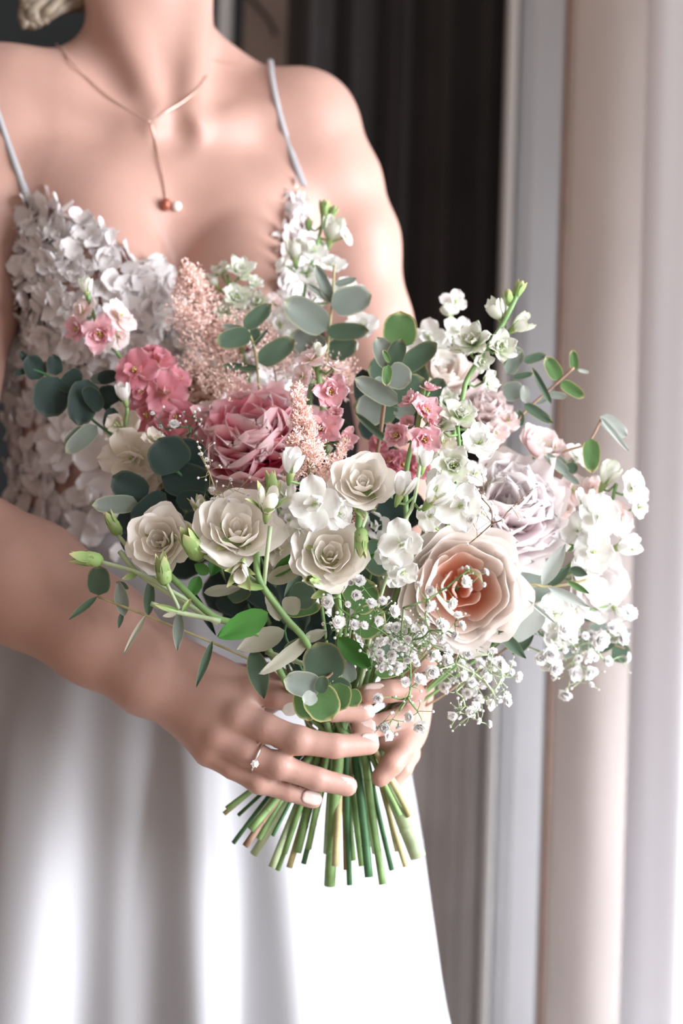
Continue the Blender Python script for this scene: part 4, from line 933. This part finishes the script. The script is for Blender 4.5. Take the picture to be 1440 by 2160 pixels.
spike('stock', 'rose-pink stock glimpsed in the gap beside the central cream bloom', 'stock', [(820, 975, -.01, 66, 'dusky'), (852, 985, -.01, 80, 'dusky'), (880, 990, -.01, 60, 'dusky'), (800, 935, .0, 54, 'dusky'), (725, 1040, -.02, 60, 'dusky')], [(830, 960, .0), (810, 1200, .0)], full=False)
spike('stock', 'white stock low in the middle behind the cream rose', 'stock', [(790, 1110, -.03, 70, 'stock'), (830, 1215, -.07, 60, 'stock'), (588, 1160, -.05, 70, 'cream'), (610, 1100, -.05, 66, 'stock'), (590, 1200, -.04, 66, 'cream')], [(700, 1100, -.02), (705, 1250, -.02)], full=False)
spike('stock', 'white-green stock filling between the blush peony and the eucalyptus', 'stock', [(940, 850, -.01, 70, 'lark'), (900, 960, -.02, 66, 'lark'), (935, 935, -.02, 66, 'cream'), (870, 790, .02, 60, 'palepink'), (1045, 915, .0, 66, 'palepink'), (1070, 890, .01, 60, 'palepink')], [(935, 860, .0), (920, 1000, .0), (870, 1200, .0)], full=False)
# ---------------------------------------------------------------- eucalyptus and other foliage (all leaves placed one by one)
random.seed(55)
EU = 'eucalyptus sprig'
sprig('eucalyptus_sprig', 'grey-green eucalyptus sprig with broad leaves in front of the lace cup', EU,
      [(705, 560, .05), (700, 640, .05), (692, 720, .045), (686, 800, .04), (690, 1000, .02)],
      [('euc_grey', (700, 640), (666, 558), 26, .05), ('euc_grey', (698, 645), (783, 622), 62, .045), ('euc_grey', (706, 600), (752, 588), 16, .05), ('euc_grey', (700, 638), (650, 600), 14, .05),
       ('euc_grey', (692, 694), (600, 634), 66, .04), ('euc_mid', (688, 700), (778, 698), 38, .04), ('euc_grey', (686, 742), (612, 706), 58, .055), ('euc_mid', (690, 748), (752, 722), 50, .05), ('euc_mid', (684, 800), (650, 760), 40, .05)], col='stem_olive', full=True)
sprig('eucalyptus_sprig', 'dark green eucalyptus sprig above the pink peony', EU,
      [(520, 690, .02), (535, 730, .02), (542, 775, .02), (560, 900, .03)],
      [('euc_mid', (514, 692), (572, 642), 36, .015), ('euc_mid', (530, 705), (456, 722), 44, .015), ('euc_grey', (520, 700), (468, 688), 20, .02), ('euc_mid', (525, 700), (548, 712), 30, .02), ('euc_mid', (545, 765), (620, 716), 48, .01), ('euc_mid', (548, 778), (470, 770), 16, .02), ('euc_mid', (530, 735), (566, 692), 8, .02)], col='stem_olive')
sprig('eucalyptus_sprig', 'silver-dollar eucalyptus with a pale rosette at its tip at the top centre', EU,
      [(838, 725, -.03), (818, 770, -.035), (810, 850, -.03), (795, 960, -.02), (770, 1100, .0)],
      [('euc_green', (843, 735), (843, 657), 74, .0), ('euc_grey', (826, 778), (795, 712), 46, -.035), ('euc_mid', (824, 775), (848, 716), 40, -.04, -.04, .2), ('euc_mid', (845, 780), (920, 724), 46, .0), ('euc_mid', (830, 780), (775, 780), 60, .01),
       ('euc_grey', (816, 782), (866, 806), 58, -.045), ('euc_grey', (840, 850), (748, 798), 42, -.035), ('euc_mid', (812, 845), (895, 800), 60, -.02), ('euc_grey', (815, 800), (790, 830), 40, -.02), ('euc_green', (818, 770), (814, 815), 22, -.048), ('euc_green', (822, 765), (808, 738), 12, -.048),
       ('euc_mid', (850, 830), (895, 770), 60, .01), ('euc_grey', (810, 865), (750, 862), 70, -.01), ('euc_mid', (840, 870), (745, 855), 60, .0), ('euc_mid', (820, 935), (748, 870), 16, -.03), ('euc_mid', (905, 840), (935, 800), 44, .01), ('euc_grey', (840, 850), (870, 880), 50, .0), ('euc_dark', (815, 900), (755, 900), 60, .02), ('euc_dark', (775, 860), (765, 780), 50, .02)], r=.0018, full=True)
sprig('eucalyptus_sprig', 'dark round-leaved eucalyptus jutting out over the lace at the far left', EU,
      [(58, 775, .02), (115, 800, .02), (180, 860, .015), (200, 890, .01), (400, 1060, .0)],
      [('euc_dark', (85, 800), (60, 750), 46, .02), ('euc_dark', (60, 765), (42, 742), 16, .02), ('euc_dark', (60, 780), (30, 790), 12, .02), ('euc_dark', (118, 792), (112, 748), 34, .02),
       ('euc_dark', (120, 795), (95, 880), 80, .01), ('euc_dark', (135, 790), (165, 818), 60, .012), ('euc_dark', (185, 800), (165, 898), 66, .005), ('euc_dark', (180, 850), (214, 830), 60, .0), ('euc_dark', (205, 800), (250, 790), 30, .02), ('euc_grey', (190, 800), (250, 795), 26, .025), ('euc_dark', (210, 850), (255, 830), 60, .02), ('euc_grey', (180, 905), (138, 940), 36, .01), ('euc_grey', (205, 898), (140, 955), 40, .008), ('euc_dark', (240, 860), (225, 905), 30, .01)], col='stem_dark', full=True)
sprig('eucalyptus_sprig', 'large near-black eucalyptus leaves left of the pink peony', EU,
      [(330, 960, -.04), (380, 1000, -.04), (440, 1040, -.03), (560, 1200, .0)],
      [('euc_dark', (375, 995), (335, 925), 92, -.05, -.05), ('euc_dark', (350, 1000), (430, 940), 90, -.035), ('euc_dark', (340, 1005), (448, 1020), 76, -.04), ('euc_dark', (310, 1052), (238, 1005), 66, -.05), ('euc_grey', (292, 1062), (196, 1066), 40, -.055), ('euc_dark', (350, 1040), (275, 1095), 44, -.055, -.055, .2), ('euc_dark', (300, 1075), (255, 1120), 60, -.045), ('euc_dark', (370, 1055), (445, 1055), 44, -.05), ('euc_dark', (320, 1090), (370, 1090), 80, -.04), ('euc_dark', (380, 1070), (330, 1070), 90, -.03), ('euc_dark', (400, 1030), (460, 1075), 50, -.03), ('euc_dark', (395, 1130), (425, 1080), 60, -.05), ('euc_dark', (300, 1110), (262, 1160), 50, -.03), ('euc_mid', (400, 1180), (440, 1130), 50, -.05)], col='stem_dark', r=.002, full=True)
sprig('eucalyptus_sprig', 'thin-leaved eucalyptus fanning out past the pale drape at upper right', EU,
      [(1210, 775, .02), (1172, 810, .02), (1110, 865, .02), (1080, 905, .02), (980, 1050, .02)],
      [('euc_green', (1180, 802), (1152, 752), 32, .02), ('euc_green', (1182, 805), (1232, 838), 26, .02), ('euc_green', (1212, 782), (1208, 738), 20, .03), ('euc_pale', (1218, 780), (1242, 786), 8, .03), ('euc_mid', (1162, 852), (1122, 775), 14, .01), ('euc_grey', (1158, 832), (1195, 836), 16, .02), ('euc_grey', (1100, 765), (1058, 740), 50, .03), ('euc_mid', (1104, 762), (1150, 748), 20, .02), ('euc_grey', (1068, 790), (1100, 742), 30, .03), ('euc_mid', (1080, 796), (1124, 788), 14, .02), ('euc_grey', (1060, 830), (1105, 820), 42, .03), ('euc_pale', (1110, 850), (1105, 812), 22, .025), ('euc_mid', (1105, 852), (1165, 892), 22, .0), ('euc_mid', (1095, 900), (1095, 865), 22, .02), ('euc_grey', (1060, 905), (1040, 920), 20, .02), ('euc_grey', (1130, 850), (1160, 835), 14, .02)], full=True)
sprig('eucalyptus_sprig', 'eucalyptus with one bright green oval leaf before the beige curtain', EU,
      [(1268, 885, .03), (1238, 935, .02), (1180, 960, .02), (1120, 1040, .02), (980, 1200, .01)],
      [('euc_green', (1246, 925), (1248, 998), 38, .01), ('euc_pale', (1266, 878), (1322, 920), 34, .03), ('euc_pale', (1266, 880), (1326, 952), 12, .028), ('euc_grey', (1200, 1000), (1146, 955), 22, .01), ('euc_mid', (1192, 990), (1218, 985), 26, .015), ('euc_grey', (1186, 995), (1222, 1022), 16, .01), ('euc_grey', (1165, 965), (1190, 985), 30, .02), ('euc_grey', (1182, 992), (1212, 980), 18, .02)], full=True)
sprig('willow_eucalyptus_sprig', 'pale willow-leaved eucalyptus right of the coral-hearted rose', EU,
      [(1240, 1222, -.03), (1200, 1232, -.03), (1150, 1238, -.03), (1100, 1240, -.03), (950, 1330, -.01)],
      [('w_euc_pale', (1143, 1235), (1192, 1148), 34, -.045), ('w_euc_mid', (1155, 1236), (1202, 1195), 26, -.03), ('w_euc_pale', (1155, 1238), (1242, 1280), 22, -.045), ('w_euc_green', (1196, 1226), (1242, 1252), 14, -.04), ('euc_grey', (1140, 1200), (1098, 1222), 60, -.01), ('euc_grey', (1160, 1240), (1100, 1262), 40, -.01), ('w_euc_mid', (1200, 1200), (1238, 1212), 22, -.01), ('w_euc_green', (1190, 1160), (1212, 1150), 18, -.01)], col='stem_olive', full=True)
sprig('eucalyptus_sprig', 'broad silver eucalyptus leaf under the coral-hearted rose', EU,
      [(1140, 1290, -.02), (1090, 1330, -.02), (1000, 1350, -.02)],
      [('euc_pale', (1058, 1340), (1148, 1288), 66, -.03), ('w_euc_pale', (1112, 1265), (1172, 1316), 8, -.045), ('w_euc_mid', (1050, 1330), (1108, 1388), 26, -.04), ('w_euc_pale', (1010, 1362), (1062, 1408), 10, -.04), ('w_euc_grey', (1070, 1340), (1120, 1330), 40, -.01), ('w_euc_mid', (1080, 1380), (1125, 1340), 24, .0)], full=False)
sprig('eucalyptus_sprig', 'soft-focus grey eucalyptus leaves behind the gypsophila at lower right', EU,
      [(1325, 1370, .05), (1250, 1350, .05), (1130, 1330, .04)],
      [('euc_mid', (1290, 1370), (1328, 1385), 44, .05), ('euc_grey', (1220, 1350), (1170, 1380), 50, .05), ('euc_grey', (1240, 1340), (1290, 1330), 50, .055), ('euc_grey', (1210, 1330), (1240, 1380), 50, .05), ('w_euc_mid', (1215, 1290), (1245, 1310), 20, .05), ('euc_pale', (1285, 1350), (1330, 1330), 26, .06), ('euc_mid', (1250, 1370), (1300, 1350), 30, .05)], full=False)
sprig('eucalyptus_sprig', 'eucalyptus rosette of round leaves with gold rims hanging over the fingers', EU,
      [(655, 1470, -.115), (665, 1440, -.112), (700, 1420, -.10), (712, 1360, -.09), (715, 1300, -.07)],
      [('euc_mid', (695, 1440), (668, 1354), 90, -.10), ('euc_grey', (678, 1452), (598, 1434), 56, -.118), ('euc_mid', (672, 1462), (686, 1426), 30, -.122, -.12, .2), ('euc_green', (660, 1450), (700, 1518), 76, -.118), ('euc_green', (648, 1448), (652, 1520), 66, -.108), ('euc_pale', (664, 1462), (642, 1484), 32, -.128), ('euc_green', (715, 1440), (712, 1500), 56, -.098), ('euc_green', (735, 1455), (752, 1490), 40, -.09), ('euc_grey', (740, 1440), (728, 1390), 34, -.085), ('euc_mid', (700, 1440), (740, 1460), 40, -.09)], full=False)
sprig('willow_eucalyptus_sprig', 'willow-leaved eucalyptus trailing down over the forearm at lower left', EU,
      [(205, 1258, -.07), (300, 1295, -.075), (430, 1348, -.075), (520, 1388, -.07), (590, 1425, -.05)],
      [('euc_mid', (208, 1256), (208, 1192), 50, -.06), ('w_euc_mid', (205, 1258), (146, 1306), 16, -.075), ('w_euc_grey', (262, 1300), (250, 1225), 30, -.07), ('w_euc_mid', (258, 1290), (250, 1325), 12, -.065), ('w_euc_mid', (312, 1300), (318, 1215), 24, -.05), ('w_sage', (308, 1296), (260, 1382), 13, -.085), ('w_euc_grey', (378, 1290), (374, 1372), 24, -.085), ('w_euc_mid', (448, 1352), (414, 1448), 18, -.085), ('w_euc_mid', (534, 1368), (556, 1472), 46, -.09), ('w_euc_dark', (400, 1240), (455, 1340), 18, -.06), ('w_euc_mid', (255, 1240), (262, 1228), 30, -.06)], col='stem_olive', r=.0011, full=False)
sprig('eucalyptus_sprig', 'dark eucalyptus leaves filling the gap beside the middle cream rose', EU,
      [(790, 1150, -.07), (780, 1220, -.07), (740, 1320, -.05)],
      [('euc_mid', (765, 1145), (822, 1210), 66, -.075), ('euc_mid', (720, 1200), (800, 1240), 70, -.06), ('euc_green', (735, 1280), (790, 1230), 80, -.07), ('euc_green', (745, 1330), (810, 1290), 70, -.07), ('euc_mid', (830, 1290), (770, 1330), 60, -.05), ('euc_green', (790, 1420), (870, 1400), 36, -.07), ('euc_mid', (870, 1350), (800, 1380), 60, -.05), ('euc_dark', (780, 1080), (770, 1160), 60, -.03), ('euc_dark', (800, 1060), (850, 1110), 60, -.02)], full=False, col='stem')
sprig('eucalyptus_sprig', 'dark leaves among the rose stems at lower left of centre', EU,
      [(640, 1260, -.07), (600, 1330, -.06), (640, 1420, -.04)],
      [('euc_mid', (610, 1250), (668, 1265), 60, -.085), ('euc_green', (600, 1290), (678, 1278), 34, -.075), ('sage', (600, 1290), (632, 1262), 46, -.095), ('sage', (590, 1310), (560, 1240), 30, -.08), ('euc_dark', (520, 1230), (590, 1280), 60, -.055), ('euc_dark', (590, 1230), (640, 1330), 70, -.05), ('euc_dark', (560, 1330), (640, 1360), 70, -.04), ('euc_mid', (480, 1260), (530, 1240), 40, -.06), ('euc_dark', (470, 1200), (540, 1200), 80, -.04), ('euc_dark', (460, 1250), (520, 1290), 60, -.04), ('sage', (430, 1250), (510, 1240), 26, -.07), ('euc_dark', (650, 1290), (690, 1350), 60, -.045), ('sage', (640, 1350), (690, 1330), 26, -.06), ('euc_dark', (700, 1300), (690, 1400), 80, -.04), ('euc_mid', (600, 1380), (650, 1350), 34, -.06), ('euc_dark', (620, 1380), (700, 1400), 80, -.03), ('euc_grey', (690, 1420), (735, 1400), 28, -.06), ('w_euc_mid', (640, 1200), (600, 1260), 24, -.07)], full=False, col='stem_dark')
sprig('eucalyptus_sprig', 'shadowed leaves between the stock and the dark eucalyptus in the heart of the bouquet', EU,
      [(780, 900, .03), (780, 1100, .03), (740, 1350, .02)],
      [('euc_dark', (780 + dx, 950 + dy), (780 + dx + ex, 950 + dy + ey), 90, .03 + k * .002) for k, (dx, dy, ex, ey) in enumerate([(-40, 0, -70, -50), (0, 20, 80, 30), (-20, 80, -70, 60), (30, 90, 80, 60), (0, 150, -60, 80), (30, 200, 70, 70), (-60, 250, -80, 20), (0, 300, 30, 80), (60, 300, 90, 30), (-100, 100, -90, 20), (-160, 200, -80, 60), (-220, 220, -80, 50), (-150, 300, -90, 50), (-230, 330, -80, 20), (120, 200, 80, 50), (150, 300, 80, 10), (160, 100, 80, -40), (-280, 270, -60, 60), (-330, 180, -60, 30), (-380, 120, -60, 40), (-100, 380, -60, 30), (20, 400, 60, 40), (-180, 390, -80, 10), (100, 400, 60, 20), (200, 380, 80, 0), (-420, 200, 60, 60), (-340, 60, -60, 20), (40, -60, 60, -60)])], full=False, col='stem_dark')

# ---- astilbe plumes
def astilbe(label, cx, n, wide, group=None, tuft=.0028, twig='stem_brown'):
    q = spline([P(*p) for p in cx], 8); t = thing('astilbe_plume', label, 'astilbe', q[-1], group)
    stem(t, q[0], q[1:], mcol=twig, r=.0009, full=False)
    r = random.Random(n); vs = []; fs = []; ts = []; br = MB()
    tuftd = leaf_data(1, .16, 2, 2, .2, .2)
    cl = []
    for k in range(34):
        u = k / 34; p = q[int(u * (len(q) - 1))]; a = r.uniform(0, 6.28); d = Vector((math.cos(a), .7 * math.sin(a), r.uniform(-.1, .5))).normalized()
        c = p + d * wide * (.06 + .94 * u) * r.uniform(.25, 1); cl.append((c, d, u)); br.tube([p, lerp(p, c, .6) + Vector((0, 0, -.001)), c], .0004, 4)
    for k in range(n):
        c0, d, u = cl[int(len(cl) * r.random() ** .75)]; sg = wide * (.07 + .16 * u); c = c0 + Vector((r.gauss(0, sg), r.gauss(0, sg), r.gauss(0, sg * 1.2)))
        for j in range(3):
            dd = (d * .6 + Vector((r.uniform(-1, 1), r.uniform(-1, 1), r.uniform(-.6, 1)))).normalized(); s = tuft * r.uniform(.6, 1.3)
            x = dd.orthogonal().normalized(); b0 = len(vs)
            vs += [c, c + dd * s * .6 + x * s * .22, c + dd * s, c + dd * s * .6 - x * s * .22]; fs.append((b0, b0 + 1, b0 + 2, b0 + 3)); ts += [r.uniform(0, .5), .6, 1, .6]
    part('branchlet', br.mesh('branchlet', M[twig]), t)
    part('florets', mesh('florets', vs, fs, M['astilbe'], {'t': ts, 'e': [0] * len(ts)}), t, kind='stuff')
astilbe('pink feathery astilbe plume between the pink peony and the larkspur', [(628, 818, -.06), (634, 880, -.07), (640, 940, -.08), (650, 985, -.085), (640, 1090, -.05)], 2600, .021)
astilbe('small rust-pink astilbe plume beside the central cream bloom', [(730, 930, -.05), (712, 975, -.06), (700, 1010, -.06), (705, 1050, -.04)], 900, .016)
astilbe('wisp of astilbe under the central cream bloom', [(765, 1062, -.08), (750, 1090, -.075), (735, 1110, -.06)], 300, .008)
astilbe('blurred peach astilbe plume in front of the lace cup', [(395, 570, .07), (405, 620, .07), (430, 690, .065), (470, 760, .06), (500, 860, .04)], 2400, .040, tuft=.0036)
astilbe('peach astilbe tuft behind the dark green eucalyptus above the pink peony', [(560, 690, .06), (575, 730, .06), (580, 790, .05)], 900, .022, tuft=.0036)
astilbe('blurred mauve astilbe tuft in front of the white stock at the top', [(640, 720, .06), (700, 770, .055), (690, 830, .05)], 900, .026, tuft=.0034)

# ---- gypsophila
def gyp_blossom():
    b = MB(); r = random.Random(2)
    for li, (n, L0, tl) in enumerate([(8, .5, .1), (8, .48, .5), (7, .42, .85), (5, .34, 1.2)]):
        for k in range(n): b.addm(leaf_data(L0, .22, 3, 2, .1, .12, rag=.2, seed=k + li, blunt=1), Matrix.Translation((0, 0, .05)) @ Rz(k * 6.283 / n + li * .5 + r.uniform(-.2, .2)) @ Rx(tl + r.uniform(-.15, .15)))
    b.tube([(0, 0, -.35), (0, 0, -.12), (0, 0, .03)], [.05, .13, .10], 6, t0=0, t1=.05)
    return b.mesh('blossom', M['gyp'])
GB = gyp_blossom()
def gyp(label, root, nodes, blossoms, fill=None, seed=1, group=None, twig='stem', r=.00042, nb=40):
    random.seed(seed); R0 = P(*root); t = thing('gypsophila_sprig', label, 'gypsophila', R0, group)
    nd = [P(*q) for q in nodes]; b = MB(); tree = [R0]
    for q in nd:
        a = min(tree, key=lambda p: (p - q).length); m = lerp(a, q, .5) + rvec(.003); b.tube(spline([a, m, q], 4), r * 1.8, 5); tree += [m, q]
    bl = [tuple(x) for x in blossoms]
    if fill:
        (x0, y0, x1, y1, yy0, yy1, n) = fill
        for _ in range(n):
            a = rnd(0, 6.28); q = math.sqrt(rnd(0, 1)); bl.append(((x0 + x1) / 2 + (x1 - x0) / 2 * q * math.cos(a), (y0 + y1) / 2 + (y1 - y0) / 2 * q * math.sin(a), rnd(yy0, yy1), rnd(13, 24)))
    buds = MB()
    for (x, y, yy, s) in bl:
        c = P(x, y, yy); a = min(tree, key=lambda p: (p - c).length); m = lerp(a, c, .55) + rvec(.0025); b.tube(spline([a, m, c], 3), r, 4)
        if (m - c).length > .006: tree.append(m)
        ax = ((c - m).normalized() * .6 + Vector((.25, -.9, .15)) + rvec(.45)).normalized()
        part('blossom', GB, t, frame(c, ax, spin=rnd(0, 6)) @ Sc(S(s, yy) * 1.3))
    for _ in range(nb):
        a = random.choice(tree[1:] or tree); c = a + rvec(.013); c.y = a.y + rnd(-.008, .004); b.tube([a, lerp(a, c, .5) + rvec(.001), c], r * .8, 4); buds.ball(c, rnd(.0007, .0014), 6, 5)
    part('stem', b.mesh('stem', M[twig]), t)
    if buds.v: part('buds', buds.mesh('buds', M['gyp']), t, kind='stuff')
    return t
gyp('gypsophila cloud under the middle cream rose, blossoms scattered over dark leaves', (770, 1400, -.06), [(740, 1300, -.12), (700, 1330, -.12), (712, 1260, -.125), (780, 1320, -.13), (790, 1270, -.125), (830, 1350, -.13)],
    [(693, 1270, -.135, 28), (714, 1314, -.135, 28), (758, 1227, -.13, 26), (752, 1255, -.135, 22), (782, 1276, -.135, 26), (732, 1275, -.13, 14), (747, 1318, -.135, 22), (767, 1320, -.135, 18), (797, 1310, -.13, 22), (807, 1268, -.13, 20), (828, 1290, -.13, 28), (756, 1344, -.125, 10), (806, 1348, -.13, 26), (785, 1375, -.125, 22), (803, 1404, -.13, 26), (836, 1408, -.13, 28), (682, 1316, -.13, 8), (742, 1230, -.125, 14)], (780, 1320, 920, 1420, -.13, -.09, 34), seed=3, nb=60)
gyp('gypsophila sprig crossing the face of the coral-hearted rose', (850, 1400, -.08), [(850, 1282, -.16), (900, 1266, -.165), (940, 1240, -.17), (990, 1200, -.17), (905, 1330, -.15), (960, 1340, -.15), (870, 1350, -.14)],
    [(884, 1235, -.165, 16), (908, 1245, -.165, 22), (905, 1275, -.165, 28), (950, 1272, -.165, 26), (980, 1228, -.17, 26), (1022, 1208, -.17, 18), (1020, 1233, -.165, 10), (966, 1300, -.155, 20), (935, 1320, -.155, 24), (932, 1345, -.15, 22), (972, 1320, -.15, 20), (962, 1342, -.15, 20), (985, 1198, -.17, 10), (938, 1243, -.165, 8), (992, 1243, -.165, 8)], (830, 1290, 960, 1400, -.14, -.10, 22), seed=4, nb=40)
gyp('gypsophila hanging down in front of the right hand', (862, 1380, -.09), [(865, 1455, -.11), (842, 1500, -.115), (880, 1500, -.115), (826, 1470, -.11)],
    [(798, 1472, -.115, 22), (855, 1440, -.11, 22), (884, 1437, -.11, 30), (866, 1512, -.115, 24), (887, 1530, -.12, 30), (812, 1534, -.115, 24), (866, 1480, -.11, 10), (840, 1532, -.115, 14), (818, 1552, -.12, 22), (796, 1535, -.115, 8)], None, seed=5, nb=14)
gyp('gypsophila spray with curling stems below the coral-hearted rose', (890, 1420, -.05), [(960, 1400, -.07), (1000, 1420, -.06), (960, 1460, -.06), (980, 1490, -.06), (1040, 1460, -.05), (1060, 1420, -.04)],
    [(955, 1508, -.07, 22), (990, 1500, -.07, 24), (968, 1512, -.07, 12), (1008, 1520, -.07, 14), (1030, 1528, -.06, 16), (912, 1415, -.08, 30), (975, 1425, -.07, 22), (1050, 1400, -.05, 28), (940, 1395, -.06, 30)], (930, 1370, 1095, 1500, -.06, .0, 46), seed=6, nb=90, r=.0005, twig='stem_pale')
gyp('soft-focus gypsophila at the lower right beneath the white stock', (1080, 1350, .01), [(1150, 1380, .0), (1200, 1360, .02), (1250, 1350, .03), (1280, 1400, .03), (1200, 1420, .03)],
    [(1193, 1462, .03, 30), (1212, 1420, .03, 32), (1240, 1418, .03, 28), (1236, 1380, .02, 34), (1262, 1350, .02, 42), (1298, 1330, .03, 38), (1308, 1345, .03, 34), (1200, 1345, .0, 34), (1160, 1380, -.01, 36), (1140, 1390, -.01, 28), (1170, 1410, .0, 30), (1190, 1330, -.01, 40), (1325, 1295, .02, 34), (1282, 1395, .03, 20), (1246, 1445, .03, 12), (1170, 1430, .03, 14), (1150, 1300, -.02, 30)], (1130, 1300, 1330, 1430, .0, .05, 26), seed=7, nb=40, twig='stem_pale')
gyp('gypsophila twigs with tiny buds over the pale lilac peony', (985, 1150, -.12), [(1038, 1104, -.135), (1070, 1080, -.14), (1015, 1050, -.135), (1090, 1062, -.14)],
    [(1036, 1078, -.13, 26), (994, 1098, -.13, 22), (1080, 1072, -.14, 9), (1058, 1098, -.14, 10), (1124, 1032, -.14, 7), (1016, 1000, -.135, 7), (1105, 1052, -.14, 7), (1094, 1095, -.14, 7), (1036, 1023, -.135, 7)], None, seed=8, nb=14, twig='stem_brown', r=.0003)
gyp('gypsophila twigs with tiny buds over the dusky pink stock', (400, 1010, -.02), [(396, 920, -.03), (398, 900, -.03), (350, 905, -.03)],
    [(368, 897, -.035, 22), (418, 865, -.03, 10), (322, 873, -.03, 10), (338, 900, -.03, 10), (388, 870, -.03, 6), (425, 898, -.03, 5)], None, seed=9, nb=20, twig='stem_dark', r=.0004)
gyp('gypsophila twigs under the pink peony above the bud', (500, 1130, -.06), [(450, 1050, -.09), (470, 1040, -.09), (425, 960, -.08), (440, 1000, -.085)],
    [(436, 970, -.09, 10), (425, 958, -.09, 8), (449, 1033, -.095, 12), (450, 1055, -.095, 13), (482, 1057, -.095, 12), (486, 1012, -.09, 8), (420, 945, -.085, 8), (522, 1045, -.095, 12)], None, seed=10, nb=26, twig='stem_olive', r=.0003)

# small white petal that has dropped onto the hand
pt = thing('fallen_petal', 'small white petal lying on the back of the hand beside the eucalyptus rosette', 'petal', P(605, 1500, -.072))
part('petal', dmesh('petal', leaf_data(1, .4, 6, 6, .2, .3, blunt=1, seed=2, cup=.3), M['stock']), pt, frame(P(594, 1500, -.070), (0, -.9, .4), x=(1, 0, 0)) @ Matrix.Rotation(-1.35, 4, 'Z') @ Sc(.014))
